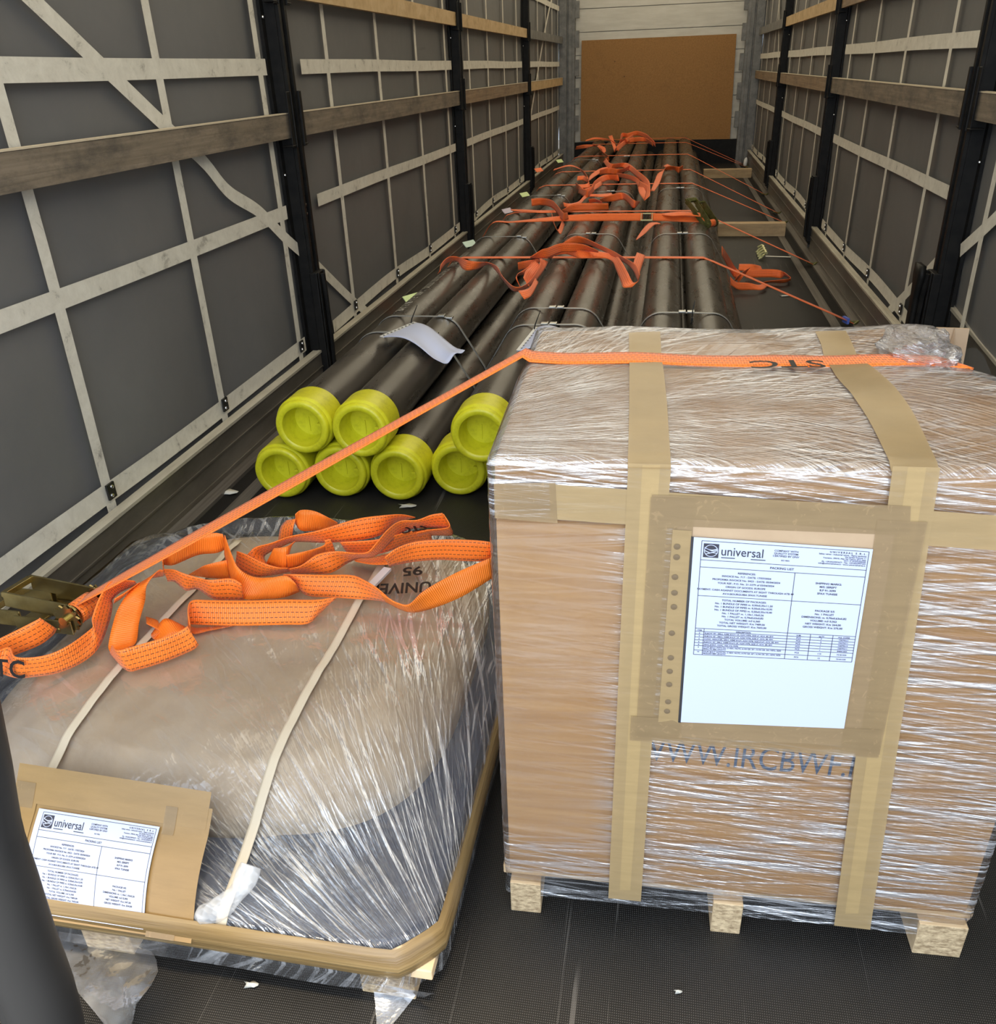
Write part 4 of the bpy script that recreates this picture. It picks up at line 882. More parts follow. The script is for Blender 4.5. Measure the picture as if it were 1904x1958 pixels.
def document(mapf, parent, hmm, rows, packno, extra, thick=.0004):
    """packing list, mapf(x mm, y mm down) -> point"""
    mb = MB(); n = 16
    mb.grid([[mapf(210*i/n, hmm*j/n, 0) for j in range(n+1)] for i in range(n+1)]); pp = mb.build('packing_list', M['paper'], parent)
    tb = MB()
    def T_(s, x, y, size, align='CENTER', ls=1.0, bold=0, xs=1.0):
        vs, fs = text_geo(s, size*1.35, align, ls, bold + .05, xs); tb.add([mapf(x+vx, y-vy, .0006) for vx, vy in vs], fs)
    def R_c(x0, y0, x1, y1, mi=0):
        k_ = max(1, int(max(abs(x1-x0), abs(y1-y0))/12))
        for a_ in range(k_):
            for_b = (x0+(x1-x0)*a_/k_, x0+(x1-x0)*(a_+1)/k_) if abs(x1-x0) > abs(y1-y0) else (x0, x1); fb = (y0+(y1-y0)*a_/k_, y0+(y1-y0)*(a_+1)/k_) if abs(y1-y0) >= abs(x1-x0) else (y0, y1)
            tb.add([mapf(for_b[0], fb[0], .0006), mapf(for_b[1], fb[0], .0006), mapf(for_b[1], fb[1], .0006), mapf(for_b[0], fb[1], .0006)], [(0,1,2,3)])
    W2 = .32
    def H(y, x0=10, x1=206): R_c(x0, y-W2, x1, y+W2)
    def V(x, y0, y1): R_c(x-W2, y0, x+W2, y1)
    yb = 136; rh = [4.6]*(rows[0]) + [7.4]*(rows[1]); ye = yb+4.8+sum(rh)
    for y in (4, 31.5, 42, 85, yb): H(y)
    y = yb+4.8; H(y); ys_ = [y]
    for r in rh: y += r; H(y); ys_.append(y)
    V(10, 4, ye); V(206, 4, ye); V(124, 42, ye); V(21, yb, ye); V(152, yb, ye); V(179, yb, ye)
    # emblem: dark square with a pale disc of curved strokes
    R_c(12.5, 7.5, 31, 27.5)
    e = MB(); cx, cy = 21.7, 17.4
    def curve(pts, wd):
        for (ax_, ay_), (bx_, by_) in zip(pts[:-1], pts[1:]):
            dx, dy = bx_-ax_, by_-ay_; l_ = math.hypot(dx, dy) or 1; nx, ny = -dy/l_*wd, dx/l_*wd
            e.add([mapf(ax_+nx, ay_+ny, .0010), mapf(bx_+nx, by_+ny, .0010), mapf(bx_-nx, by_-ny, .0010), mapf(ax_-nx, ay_-ny, .0010)], [(0,1,2,3)])
    curve([(cx+8*math.cos(2*PI*k/32), cy+8.3*math.sin(2*PI*k/32)) for k in range(33)], .42)
    curve([(cx-8+16*k/10, cy-4.5+7*math.sin(PI*k/10)*.4+k*.1) for k in range(11)], .5); curve([(cx-8, cy), (cx-1, cy+3.2), (cx+8, cy-1)], .55); curve([(cx-7, cy-3.5), (cx+1, cy), (cx+8, cy-2.5)], .5); curve([(cx-6, cy+5), (cx+2, cy+2.4), (cx+8, cy+3.2)], .5)
    T_('universal', 33.5, 23.2, 13.4, 'LEFT', 1, .0, .80); R_c(34.5, 26.0, 51, 27.1); R_c(70, 26.0, 87.5, 27.1)
    T_('COMPANY WITH\nQUALITY SYSTEM\nCERTIFIED BY DNV', 111, 12.5, 2.7, 'CENTER', 1.05); T_('ISO 9001', 111, 26, 2.0)
    T_('U N I V E R S A L   S . R . L .', 204, 9, 2.7, 'RIGHT', 1, .04)
    T_('Safety valves - Industrial valves - Piping packages\nVia Nobel Frances 11\nTravazzo, 29010, Alta Val Tidone (PC) Italy\nVAT: IT 01672360330\nPh. +39.0523997677 - Fax. +39.0523997234\ninfo@universalvalves.it - www.universalvalves.it', 204, 12.2, 2.1, 'RIGHT', .98)
    T_('PACKING LIST', 108, 38.6, 3.3, bold=.02)
    T_('REFERENCES:\nINVOICE No. 717 - DATE: 17/07/2024\nPROFORMA INVOICE No. 0423 - DATE: 05/04/2024\nYOUR REF.: P.O. No. 21-3379 of 03/04/2024\nORIGIN OF GOODS: EUROPE\nPAYMENT: CASH AGAINST DOCUMENTS AT SIGHT THROUGH ATB 49\nAV.H.BOURGUIBA SFAX-TUNISIE', 67, 49.5, 2.75, 'CENTER', 1.43, .02, 1.0)
    T_('SHIPPING MARKS:\nM/S: SEREPT\nB.P 91-3099\nSFAX TUNISIE', 165, 57, 2.9, 'CENTER', 1.32, .03)
    T_('TOTAL NUMBER OF PACKAGES:\nNo. 1 BUNDLE OF PIPES m. 0,50x0,35x11,20\nNo. 1 BUNDLE OF PIPES m. 0,50x0,35x10,95\nNo. 1 BUNDLE OF PIPES m. 0,50x0,35x10,40\nNo. 1 PALLET m. 1,10x1,10x0,26\nNo. 1 PALLET m. 0,70x0,63x0,82\nTOTAL VOLUME: m3 6,360\nTOTAL NET WEIGHT: Kgs 7489,00\nTOTAL GROSS WEIGHT: Kgs 7603,00', 67, 91.5, 2.8, 'CENTER', 1.32, .02)
    T_(packno, 165, 99.5, 2.9, 'CENTER', 1.34, .03)
    T_('ITEM', 15.5, yb+3.8, 2.0); T_('DESCRIPTION', 70, yb+3.9, 2.2, bold=.03); T_('U.M.', 138, yb+3.9, 2.2, bold=.03); T_('Q.TY', 165.5, yb+3.9, 2.2, bold=.03); T_('H.S. CODE', 192.5, yb+3.9, 2.2, bold=.03)
    for k_, (no, d_, qy, hs) in enumerate(extra):
        yy = ys_[k_]+3.5; T_(no, 15.5, yy, 2.1); T_(d_, 22, yy - (0 if '\n' not in d_ else .4), 2.15, 'LEFT', .95); T_('PCS', 138, yy + (0 if rh[k_] < 5 else 1.3), 2.4); T_(qy, 165.5, yy + (0 if rh[k_] < 5 else 1.3), 2.4); T_(hs, 192.5, yy + (0 if rh[k_] < 5 else 1.3), 2.2)
    tb.build('printed_text', M['ink'], pp, smooth=False); e.build('emblem_lines', M['paper'], pp, smooth=False)
c4 = [Vector((*fuv(*q), 0)) for q in [(1326,1023),(1667,1046),(1612,1388),(1301,1376)]]
def mapd(x, y, off):
    a_ = c4[0].lerp(c4[1], x/210); b_ = c4[3].lerp(c4[2], x/210); q = a_.lerp(b_, y/297); return fpt(q.x, q.y, .0052+off)
document(mapd, t_box, 297, (5, 2), 'PACKAGE 5/5\nNo. 1 PALLET\nDIMENSIONS: m. 0,70x0,63x0,82\nVOLUME: m3 0,362\nNET WEIGHT: Kgs 264,00\nGROSS WEIGHT: Kgs 275,00',
 [('3','ELBOW 90°, SMLS, ASME B16.9, LR, A234 WPB, SIZE 6", SCH. 80, BW','7','73079311'),('4','ELBOW 45°, SMLS, ASME B16.9, LR, A234 WPB, SIZE 6", SCH. 80, BW','2','73079311'),('5','CONC. REDUCER, SMLS, ASME B16.9, A234 WPB, SIZE 6"x4", SCH. 80, BW','1','73079319'),('6','ELBOW 90°, SMLS, ASME B16.9, LR, A234 WPB, SIZE 4", SCH. 80, BW','1','73079311'),('8','RING JOINT, OVAL, AISI 316, R39S','1','84841000'),('9','STUD BOLT WITH No. 2 HEX. NUTS, A193 GR. B7 / A194 GR. 2H, HDG, SIZE\nM30x190 MM LENGTH','110','73181520'),('10','STUD BOLT WITH No. 2 HEX. NUTS, A193 GR. B7 / A194 GR. 2H, HDG, SIZE\nM30x200 MM LENGTH','12','73181520')])
# clear pocket over the document
# printed web address on the carton, under the film
vs, fs = text_geo('WWW.IRCBWF.I', .062, 'LEFT', 1.0, .0, 1.0)
a_ = Vector((*fuv(1214,1460), 0)); b_ = Vector((*fuv(1630,1496), 0)); L_ = max(x for x, y in vs); dr = (b_-a_)/L_; pr = Vector((-dr.y, dr.x, 0)).normalized()
mb = MB(); mb.add([bp(*( (lambda q: (q.x, .0030, q.y))(a_+dr*x+pr*y))) for x, y in vs], fs); mb.build('printed_text', M['ink_blue'], carton, smooth=False)
# tapes over the top
def top_tape(keys, wd, mat=M['tape']):
    mb = MB(); A = []; B = []
    for (x1, y1, x2, y2) in keys:
        for E_, (x, y) in ((A, (x1, y1)), (B, (x2, y2))):
            p = at_z(x, y, ZT+.006); d = p-BX; u, v = d.dot(ex), d.dot(ey); p = at_z(x, y, topz(u, v)+.0045); d = p-BX; E_.append(Vector((d.dot(ex), d.dot(ey), 0)))
    A = cr(A, 8); B = cr(B, 8); P = []
    for a_, b_ in zip(A, B): P.append([bp(q.x, q.y, topz(q.x, q.y)+.0045 - .006*(1-min(1, max(0, q.y)/.012))**2) for q in [a_.lerp(b_, k/4) for k in range(5)]])
    mb.grid(P); mb.build('tape', mat, t_box)
top_tape([(1200,886,1283,888),(1202,820,1278,820),(1203,740,1272,740),(1203,690,1266,690),(1202,636,1262,634)], .05)
top_tape([(1705,892,1797,894),(1668,815,1760,812),(1630,755,1715,745),(1598,718,1682,712),(1575,670,1640,665),(1560,634,1620,632)], .05)

# ================================================================== LOW WRAPPED PALLET, LEFT FOREGROUND
PC = Vector((-.60, 1.355, 0)); HP = .555
def rad(p, h, a_):
    c, s_ = abs(math.cos(a_)), abs(math.sin(a_)); r = h/((c**p + s_**p)**(1/p))
    return min(r, (2*h-.055)/(c+s_)) if p > 10 else r   # cut corners
WLEV = [(2.6,.0,.268),(2.6,.12,.268),(2.6,.24,.267),(2.8,.33,.262),(3.0,.38,.252),(3.2,.42,.230),(3.8,.46,.202),(5,.495,.178),(8,.53,.160),(14,.550,.150),(26,.560,.128),(26,.560,.095),(26,.552,.045)]
def lev(s_):
    k = s_*(len(WLEV)-1); i = min(int(k), len(WLEV)-2); f = k-i; a_, b_ = WLEV[i], WLEV[i+1]; return tuple(a_[j]+(b_[j]-a_[j])*f for j in range(3))
def offs(h): f = min(1, max(0, (.56-h)/.10)); return Vector((.045*f, .045*f, 0))
def wrap_pt(s_, ang, off=0, disp=True):
    p, h, z = lev(s_); r = rad(p, h, ang)
    # the back half keeps a high shoulder, the front half slopes
    back = max(0, math.sin(ang)); z2 = z + back*.05*math.exp(-((h-.46)/.05)**2)
    n_ = .006*noise.noise(Vector((r*math.cos(ang)*7, r*math.sin(ang)*7, 2))) + .004*noise.noise(Vector((r*math.cos(ang)*22, r*math.sin(ang)*22, 5)))*(1 if h < .5 else .3) if disp else 0
    q = PC + offs(h) + Vector((r*math.cos(ang), r*math.sin(ang), z2+n_)); 
    if off: q += Vector((math.cos(ang)*off*(1 if h > .4 else 0), math.sin(ang)*off*(1 if h > .4 else 0), off))
    return q
t_pal = thing('wrapped_pallet', 'low pallet load under clear plastic wrap with tan tape round its edge, left foreground', 'pallet', PC)
mb = MB(); P = []; U = []; A_ = []; ns, na = 72, 220
for i in range(ns+1):
    row_ = []; ur = []
    for j in range(na):
        a_ = 2*PI*j/na; q = wrap_pt(max(i/ns, 1e-4), a_); row_.append(q); d = q-PC
        # creases fan towards the front right corner and run down the right flank
        F = d - Vector((.68, -.66, 0)); rr = F.to_2d().length; an = math.atan2(F.y, F.x)
        ur.append((rr*.8, an*.85)); dx, dy = d.x, d.y
        dn = .22 + .9*min(1, max(0, (dx-.22+max(0,-dy-.2)*.3)/.16)) + .8*min(1, max(0, (dy-.30)/.1))*(1 if dx < .1 else .6) + .5*min(1, max(0, (-dy-.38)/.06))*(1 if dx > .15 else .2)
        A_.append(min(1.25, dn))
    P.append(row_); U.append(ur)
mb.grid(P, closed_v=True, uvs=U, at=A_); 
mb.build('plastic_wrap', M['film_pallet'], t_pal)
# goods: card-covered round-cornered stack and the dark sheeted deck beneath
mb = MB(); P = []
for i, (p, h, z) in enumerate([(2.6,.0001,.262),(2.6,.2,.262),(2.8,.32,.256),(3,.372,.246),(3.2,.410,.222),(3.6,.443,.197),(3.7,.447,.182),(3.7,.447,.13)]):
    P.append([PC + Vector((.042,.042,0)) + Vector((rad(p,h,2*PI*j/120)*math.cos(2*PI*j/120), rad(p,h,2*PI*j/120)*math.sin(2*PI*j/120), z + (.003*noise.noise(Vector((i*.7, j*.06, 0))) if i < 6 else 0))) for j in range(120)])
mb.grid(P, closed_v=True); m_card = mottled('card_cover', (.44,.34,.24), (.55,.44,.32), (1,1,1), 5, .6, 0, .1, .01, lo=.3, hi=.7); mb.build('card_covered_goods', m_card, t_pal)
mb = MB(); P = []
for (p, h, z) in [(3.6,.42,.166),(8,.50,.160),(20,.540,.148),(26,.548,.130),(26,.548,.102)]: P.append([PC + Vector((rad(p,h,2*PI*j/200)*math.cos(2*PI*j/200), rad(p,h,2*PI*j/200)*math.sin(2*PI*j/200), z)) for j in range(200)])
mb.grid(P, closed_v=True); mb.build('dark_sheet', M['dark_sheet'], t_pal)
mb = MB()
for k in range(6): mb.box(PC+Vector((0, -.48+k*.192, .095)), (1.10, .13, .02))
mb.build('pallet_deck', M['pine'], t_pal, smooth=False, bevel=.002)
for ix in (-.50, 0, .470):
    for iy in (-.475, 0, .475):
        mb = MB(); mb.box(PC+Vector((ix, iy, .043)), (.085, .10, .086)); o = mb.build('pallet_foot', [M['pine'], M['endgrain']], t_pal, smooth=False, bevel=.002)
        for p in o.data.polygons:
            if abs(p.normal.y) > .9: p.material_index = 1
def ring_band(levels, mat, name, a0=0, a1=2*PI, n=240, mulz=0):
    mb = MB(); P = []; U = []
    for (h, z) in levels:
        row_ = []; ur = []
        for j in range(n+1):
            a_ = a0+(a1-a0)*j/n; r = rad(24, h, a_); row_.append(PC + Vector((r*math.cos(a_), r*math.sin(a_), z + .0025*noise.noise(Vector((a_*5, h*40, mulz))) ))); ur.append((a_, z))
        P.append(row_); U.append(ur)
    mb.grid(P, uvs=U); return mb.build(name, mat, t_pal)
m_bt, nt, b = newmat('creased_golden_tape'); v = coords(nt, 'Object', (3,3,130)); f = noi(nt, v, 1.0, 4, .6)
LK(nt, ramp(nt, f, [(.3,(.15,.094,.035)),(.5,(.23,.15,.06)),(.7,(.30,.205,.09))]), b.inputs['Base Color']); b.inputs['Roughness'].default_value = .3; bump(nt, b, f, .6, .004); b.inputs['Alpha'].default_value = .95
ring_band([(.563,.103),(.565,.110),(.5655,.122),(.564,.134),(.559,.144),(.552,.150)], m_bt, 'edge_tape', mulz=1)
# cream strapping bands running front to back over the goods
for (x, yb_) in ((-.745, 1.70), (-.365, 1.72)):
    mb = MB(); A = []; B = []
    for k in range(60):
        y = .802 + (yb_-.802)*k/59
        lo_, hi_ = 0, 1
        for _i in range(26):
            mid = (lo_+hi_)/2; pp_, hh, zz = lev(mid); c_ = PC+offs(hh); d = Vector((x-c_.x, y-c_.y)); a_ = math.atan2(d.y, d.x); rr = d.length
            if rad(pp_, hh, a_) < rr: lo_ = mid
            else: hi_ = mid
        q = wrap_pt(lo_, a_, .0, True); A.append(Vector((x-.0085, y, q.z+.0045))); B.append(Vector((x+.0085, y, q.z+.0045)))
    mb.strip(A, B); mb.build('strapping_band', M['pp_band'], t_pal, solid=.001)
# clasp, bubble wrap roll, marker text
p = at_z(735, 1094, .285); q = at_z(712, 1118, .285); mb = MB(); d = (p-q); mb.box((p+q)/2, (.018, d.length+.03, .006), rz=math.atan2(d.y, d.x)-PI/2); mb.build('band_clasp', plain('white_clasp', (.75,.75,.76), .3), t_pal, smooth=False)
mb = MB(); path = [at_z(480,1655,.205), at_z(465,1690,.19), at_z(445,1715,.175), at_z(415,1740,.16), at_z(375,1752,.15)]
path = cr(path, 8); rs = [.0155 + .002*math.sin(i*.35) for i in range(len(path))]; rs[-3:] = [.014,.010,.005]
mb.tube(path, rs, 16); o = mb.build('bubble_wrap_roll', M['bubble'], t_pal)
def floor_text(s_, size, pa, pb, z, par, flip=True):
    vs, fs = text_geo(s_, size, 'LEFT', 1, .0012); L_ = max(x for x, y in vs); A_ = at_z(*pa, z); B__ = at_z(*pb, z); dr = (B__-A_); dr.z = 0; dr = dr/L_; pr = Vector((-dr.y, dr.x, 0)).normalized()
    mb = MB(); mb.add([A_+dr*x+pr*y for x, y in vs], fs); return mb.build('handwritten_text', M['ink_black'], par, smooth=False)
floor_text('UNIVER', .058, (826,1112), (705,1118), .2755, t_pal)
floor_text('95', .05, (808,1083), (770,1086), .2755, t_pal)
# document on the sloping front face, framed with tape
DA = Vector((-.7235,.935,.209)); DB = Vector((-.505,.930,.209)); DC = Vector((-.495,.790,.109)); DD = Vector((-.712,.776,.106))
DA, DB = at_z(95,1545,.215), at_z(322,1580,.215); DD, DC = at_z(67,1715,.125), at_z(295,1750,.125)
DD = DD + (DD-DA)*.09; DC = DC + (DC-DB)*.09; sl = ((DD-DA)+(DC-DB))/2; acr = (DB-DA); dn_ = sl.cross(acr).normalized(); dn_ = dn_ if dn_.z > 0 else -dn_
def mapp(x, y, off):
    a_ = DA.lerp(DB, x/210); b_ = DD.lerp(DC, x/210); q = a_.lerp(b_, y/150.5); bulge = .010*math.sin(PI*min(1, max(0, y/150)))
    return q + dn_*(.025 + bulge + off)
def mapp2(x, y, off): return mapp(x, y, off-.0035)
mb = MB(); n = 14; mb.grid([[mapp2(-40+300*i/n, -40+204*j/n, -.001) for j in range(n+1)] for i in range(n+1)]); mb.build('tape_backing', M['tape_ochre'], t_pal)
def ptape(x0, y0, x1, y1, off, mat=M['tape_ochre']):
    mb = MB(); mb.grid([[mapp2(x0+(x1-x0)*i/10, y0+(y1-y0)*j/10, off) for j in range(11)] for i in range(11)]); mb.build('tape', mat, t_pal)
ptape(-58,-30,-8,164,.0008); ptape(216,-40,290,166,.0008); ptape(-50,-66,284,-6,.0012); ptape(214,-34,234,10,.002, M['tape_dull']); ptape(-48,-38,-14,2,.002, M['tape_dull']); ptape(214,132,262,166,.002, M['tape_dull'])
_yb = 136
document(mapp, t_pal, 156, (2, 0), 'PACKAGE 4/5\nNo. 1 PALLET\nDIMENSIONS: m. 1,10x1,10x0,26\nVOLUME: m3 0,302\nNET WEIGHT: Kgs 347,00\nGROSS WEIGHT: Kgs 354,00',
 [('1','BLIND FLANGE, ASME B16.5, A105, SIZE 6", CLASS 600 RF, SCH. 80','1','73079311'),('2','BLIND FLANGE, ASME B16.5, A105, SIZE 6", CLASS 300 RF, SCH. 80','1','73079311')])
# loose film skirt at the near foot and a torn sheet of clear film on the floor
def sheet(name, pix, label=None, cat=None, parent=None, zf=None, amp=.008, mat=M['film_scrap'], solid=.0006):
    pts = [Vector((*p[:2], 0)) for p in pix]; c = sum(pts, Vector((0,0,0)))/len(pts); mb = MB(); n = 10; P = []; U = []
    for i in range(n+1):
        row_ = []; ur = []
        for p in pts:
            q = c.lerp(p, i/n); zz = (zf(q.x, q.y) if zf else .004) ; w3 = at_z(q.x, q.y, zz); w3 += Vector((0,0,amp*abs(noise.noise(w3*22)))); row_.append(w3); ur.append((w3.x*1.3, w3.y*1.3))
        P.append(row_); U.append(ur)
    mb.grid(P, closed_v=True, uvs=U); o = mb.build(name, mat, parent, loc=None if parent else at_z(c.x, c.y, 0)); 
    if label: tag(o, label, cat)
    return o
out_ = [(112,1782),(150,1790),(205,1798),(250,1806),(262,1812),(290,1820),(300,1838),(303,1860),(290,1885),(275,1905),(262,1925),(255,1950),(245,1985),(215,1980),(180,1935),(150,1900),(125,1850)]
sheet('plastic_sheet', out_, 'torn piece of clear plastic film lying on the floor in front of the low pallet', 'plastic film', amp=.012)
def tri(name, pix, parent, mat):
    mb = MB(); P = []; U = []; n = 12
    for i in range(n+1):
        row_ = []; ur = []
        for j in range(n+1):
            a_ = pix[0].lerp(pix[1], i/n); b_ = pix[3].lerp(pix[2], i/n); q = a_.lerp(b_, j/n); q = q + Vector((0,-.004*abs(noise.noise(q*30)),.004*noise.noise(q*25))); row_.append(q); ur.append((i/n*.15, j/n*.3))
        P.append(row_); U.append(ur)
    mb.grid(P, uvs=U); return mb.build(name, mat, parent)
tri('film_tail', [Vector((-.21,.802,.07)), Vector((-.045,.802,.07)), at_z(800,1905,.012), at_z(700,1875,.02)], t_pal, M['film_scrap'])
tri('film_tail', [at_z(715,1895,.02), at_z(800,1895,.02), at_z(745,1965,.004), at_z(722,1965,.004)], t_pal, M['film_scrap'])

# ================================================================== BIG STRAP OVER THE BOX, RATCHET AND LOOSE COIL
t_s = thing('ratchet_strap', 'bright orange ratchet strap over the cardboard box, its loose tail heaped on the low pallet', 'ratchet strap', (-.6, 1.4, .27))
corner = bp(-.006, .425, ZT+.004); RO = at_z(158, 1163, .315)
mb = MB(); A = []; B = []
S_end = RO + Vector((.0, 0, .018))
pts = []
for k in range(40): pts.append((S_end.lerp(corner, k/39), 'a', k/39))
yv = ey*.025
for (p, _k, f) in pts:
    tw = .35*math.sin(PI*f)*(1-f); h = (yv + Vector((0,0,.025*math.sin(tw)))).normalized()*.0235; A.append(p-h); B.append(p+h)
for k in range(1, 61):
    u = -.006 + (.716+.006)*k/60; v_ = .425 + (-.045)*(k/60); z = topz(max(u, 0), v_)+.0065; A.append(bp(u, v_-.028, z)); B.append(bp(u, v_+.028, z))
for k in range(1, 12):
    f = k/11; A.append(bp(.716+.012*f, .355-.02*f, ZT+.010-.012*f-.45*f*f)); B.append(bp(.716+.012*f, .405-.02*f, ZT+.010-.012*f-.45*f*f))
n0 = (A[5]-A[4]).cross(B[5]-A[5]).dot(CAM-A[5])
if n0 < 0: A, B = B, A
mb.strip(A, B); mb.build('webbing', [M['web'], M['web_back']], t_s, solid=.0022)
vs, fs = text_geo('STC', .056, 'CENTER', 1, .0008, 1.15); mb = MB(); cc = at_z(1506, 696, ZT+.012)-BX; cu_, cv_ = cc.dot(ex), cc.dot(ey)
mb.add([bp(cu_-x, cv_-y*.9+.018, topz(cu_-x, cv_)+.0092) for x, y in vs], fs); mb.build('strap_lettering', M['ink_black'], t_s, smooth=False)
ratchet(t_s, RO, Vector((-.96,.10,.05)).normalized(), Vector((.10,.985,-.06)).normalized(), Vector((-.96,.10,.05)).normalized().cross(Vector((.10,.985,-.06)).normalized()).normalized(), M['brass'], 1.0, M['web'])
ZZ = .30
tail(t_s, ZA, [
 ([(430,960,300,880,.30),(400,1010,280,895,.29),(300,1085,140,965,.285),(130,1152,0,1035,.28),(20,1190,-110,1090,.28),(-90,1230,-180,1130,.285)], -1),
 ([(-90,1230,-180,1130,.285),(-90,1290,-130,1180,.28),(0,1300,60,1100,.28),(120,1332,110,1172,.275),(250,1326,240,1180,.275),(420,1300,390,1150,.275),(580,1240,540,1075,.275),(700,1160,690,960,.28),(770,1060,705,930,.285),(830,900,700,880,.30),(850,790,740,760,.32),(850,740,780,680,.33),(900,690,830,610,.335),(980,650,930,592,.33),(1040,620,1020,600,.33)], -1),
 ([(1240,560,1240,520,.345),(1120,585,1200,522,.35),(1000,660,1115,625,.345),(900,800,1115,745,.32),(850,950,1095,900,.30),(822,1090,1045,1060,.28),(835,1140,960,1110,.276)], -1, ZZ, False),
 ([(835,1150,850,1085,.275),(960,1275,890,1125,.275),(1060,1268,1030,1090,.275),(1250,1210,1230,1032,.275),(1400,1150,1350,985,.275),(1480,1110,1410,950,.28),(1505,1080,1420,940,.285)], -1),
 ([(1420,1000,1400,945,.285),(1340,1000,1260,885,.29),(1250,1030,1190,950,.29),(1170,1040,1140,1010,.285),(1210,980,1200,910,.29),(1110,920,1105,870,.29)], 1, ZZ, False),
 ([(1250,560,1232,450,.31),(1240,480,1245,405,.32),(1320,475,1330,350,.33),(1500,400,1500,268,.335),(1640,385,1620,236,.335),(1720,350,1690,245,.335)], -1, ZZ, False),
 ([(1270,600,1240,510,.33),(1330,605,1320,515,.32),(1410,668,1400,545,.305),(1500,660,1520,580,.30),(1620,732,1600,592,.29),(1740,740,1750,580,.285),(1850,740,1830,620,.28)], -1),
 ([(1430,550,1500,510,.29),(1600,575,1560,480,.29),(1740,580,1720,440,.29)], -1, ZZ, False),
 ([(60,655,60,615,.335),(720,900,850,770,.30)], 1) if False else ([(1000,650,1060,610,.33),(930,720,960,680,.325),(860,770,870,735,.32)], -1),
], ZZ, mat=M['web'], solid=.002)
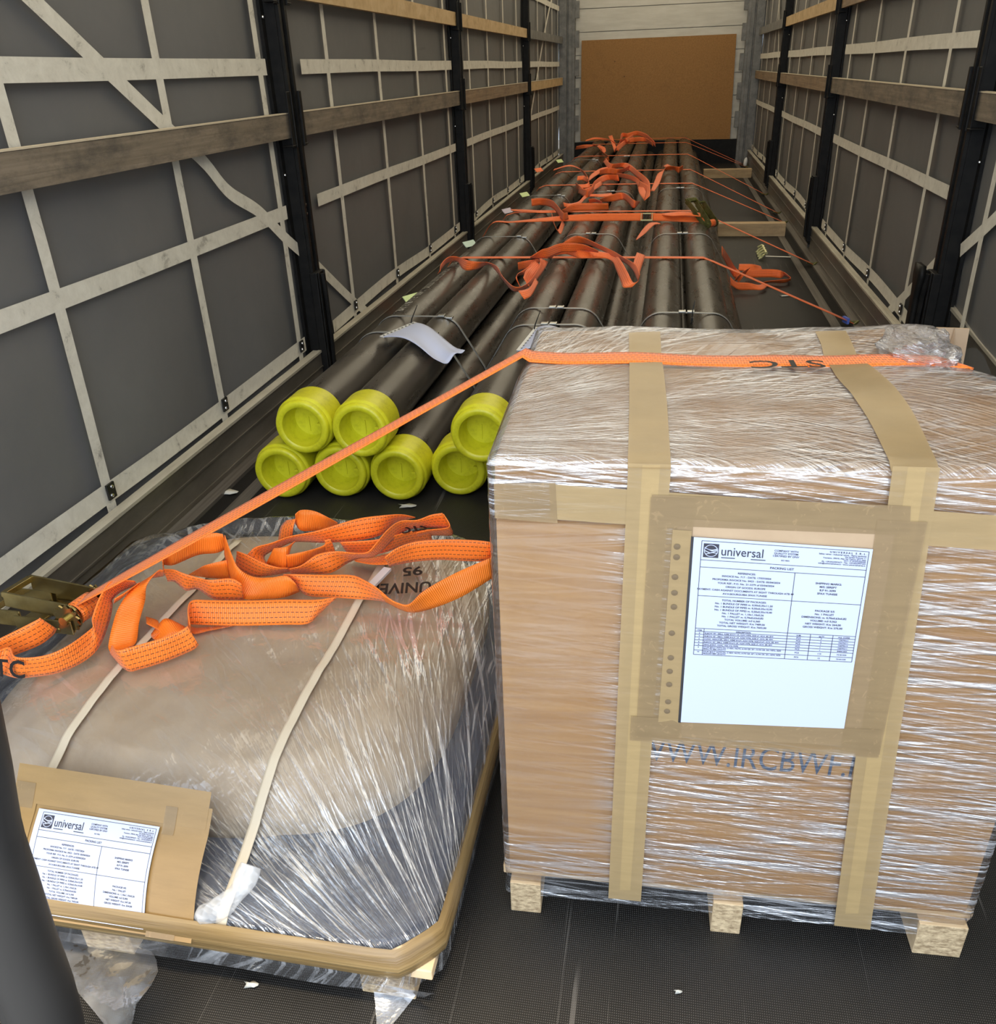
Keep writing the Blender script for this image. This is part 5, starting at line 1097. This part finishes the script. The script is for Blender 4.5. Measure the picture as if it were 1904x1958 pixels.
tail(t_s, ZB, [
 ([(100,340,100,215,.33),(118,420,140,330,.32),(150,530,190,430,.30),(220,627,290,485,.28),(350,630,400,490,.28),(480,620,500,480,.285),(590,580,560,530,.285)], -1, ZZ, False),
 ([(-120,855,-125,800,.272),(-135,800,-138,700,.275),(-120,795,-110,640,.275),(0,800,0,630,.275),(150,803,150,628,.275),(300,802,300,625,.275),(500,797,500,620,.275),(640,790,700,618,.275),(720,720,830,618,.275)], -1),
 ([(-135,760,-130,740,.272),(-110,852,-110,800,.27),(0,835,0,797,.27),(170,800,150,792,.27)], 1, ZZ, False),
 ([(560,540,480,470,.285),(640,607,580,470,.285),(800,620,740,462,.285),(950,630,920,470,.29),(1060,636,1010,510,.29),(1130,645,1090,560,.29),(1190,662,1160,620,.285)], -1),
 ([(1150,650,1110,590,.288),(1195,672,1165,625,.285),(1240,695,1220,655,.28),(1330,716,1300,665,.275),(1480,680,1400,575,.28),(1650,610,1600,462,.29),(1845,490,1830,362,.31)], -1, ZZ, False),
 ([(1845,470,1832,370,.31),(1842,380,1838,275,.325),(1800,385,1790,255,.33),(1650,382,1650,245,.33),(1500,375,1500,245,.325),(1350,385,1340,258,.32),(1230,405,1220,300,.32),(1170,420,1140,360,.315)], -1),
 ([(450,245,540,215,.30),(465,165,545,165,.33),(500,120,560,110,.34)], -1),
 ([(560,140,560,80,.34),(600,185,600,52,.33),(700,185,680,58,.32),(780,180,760,95,.31),(830,165,835,135,.30)], -1, ZZ, False),
 ([(380,412,240,335,.29),(360,350,300,295,.295),(450,300,400,268,.30),(560,258,520,225,.31),(750,262,700,188,.32),(950,250,950,112,.325),(1110,215,1120,88,.325),(1200,140,1250,82,.325),(1290,112,1340,100,.32)], -1),
 ([(380,412,240,340,.29),(180,400,180,320,.295),(210,445,250,345,.29),(300,483,350,395,.285),(400,475,440,425,.285),(540,447,510,430,.285)], -1, ZZ, False),
 ([(530,468,520,435,.285),(660,462,600,412,.285),(790,460,700,342,.29),(900,395,820,322,.30),(970,365,950,332,.31),(1060,356,1030,325,.32),(1130,310,1090,262,.33),(1200,240,1160,180,.335),(1290,178,1240,125,.335),(1400,165,1350,118,.335),(1490,165,1440,85,.335),(1565,170,1515,72,.335)], -1),
 ([(1582,190,1522,76,.335),(1570,216,1560,160,.32),(1450,216,1440,180,.315),(1360,235,1345,200,.31)], -1),
 ([(1452,250,1430,180,.30),(1300,272,1290,195,.30),(1100,335,1090,245,.30),(900,335,850,262,.30)], -1),
 ([(1190,405,1170,335,.29),(1060,405,1030,365,.29),(950,385,920,352,.29)], 1),
 ([(510,440,500,345,.285),(600,410,610,325,.29),(740,335,730,290,.295),(820,330,790,242,.30),(760,345,750,250,.30)], -1, ZZ, False),
 ([(370,400,420,300,.29),(500,430,500,290,.29),(510,300,560,255,.30)], -1, ZZ, False),
], ZZ, mat=M['web'], solid=.002)
floor_text('STC', .04, (812,1001), (764,1010), .345, t_s)
# C of the lettering on the near loop
vs, fs = text_geo('TC', .058, 'LEFT', 1, .001, 1.0); mb = MB()
LA, LB_ = [], []
q0, q1 = at_z(5/3.967, 960+1290/3.967, .278), at_z(235/3.967, 960+1312/3.967, .278); dr = (q1-q0); L_ = max(x for x, y in vs); dr.z = 0
up_ = ray(100/3.967, 960+1180/3.967).normalized()
E1 = at_z(120/3.967, 960+1332/3.967, .275); d = ray(110/3.967, 960+1172/3.967); tt = (E1-CAM).dot(d)/d.dot(d); h = (CAM+d*tt-E1).length; E2 = CAM + d*(tt - math.sqrt(max(0, .0025-h*h)/d.dot(d))); upv = (E2-E1).normalized()
nn = upv.cross(dr.normalized()); nn = nn if nn.dot(CAM-E1) > 0 else -nn
mb.add([q0 + dr/L_*x + upv*(y+.004) + nn*.016 for x, y in vs], fs); mb.build('strap_lettering', M['ink_black'], t_s, smooth=False)

# ------------------------------------------------------------------ rubber door seal close to the lens, lower left
pts = [at_y(x, y, .56) for x, y in [(-130,1180),(-90,1350),(-60,1480),(-35,1600),(0,1700),(35,1800),(75,1900),(100,1990),(120,2100)]]
mb = MB(); mb.tube(cr(pts, 5), .036, 20); t = thing('door_seal', 'blurry black rubber door seal at the lower left edge, in front of the low pallet', 'seal', pts[5]); mb.build('seal_profile', M['black_rubber'], t)
mb = MB(); mb.tube(cr([p+Vector((-.045,.01,-.01)) for p in pts], 5), .022, 14); mb.build('seal_lip', M['black_rubber'], t)
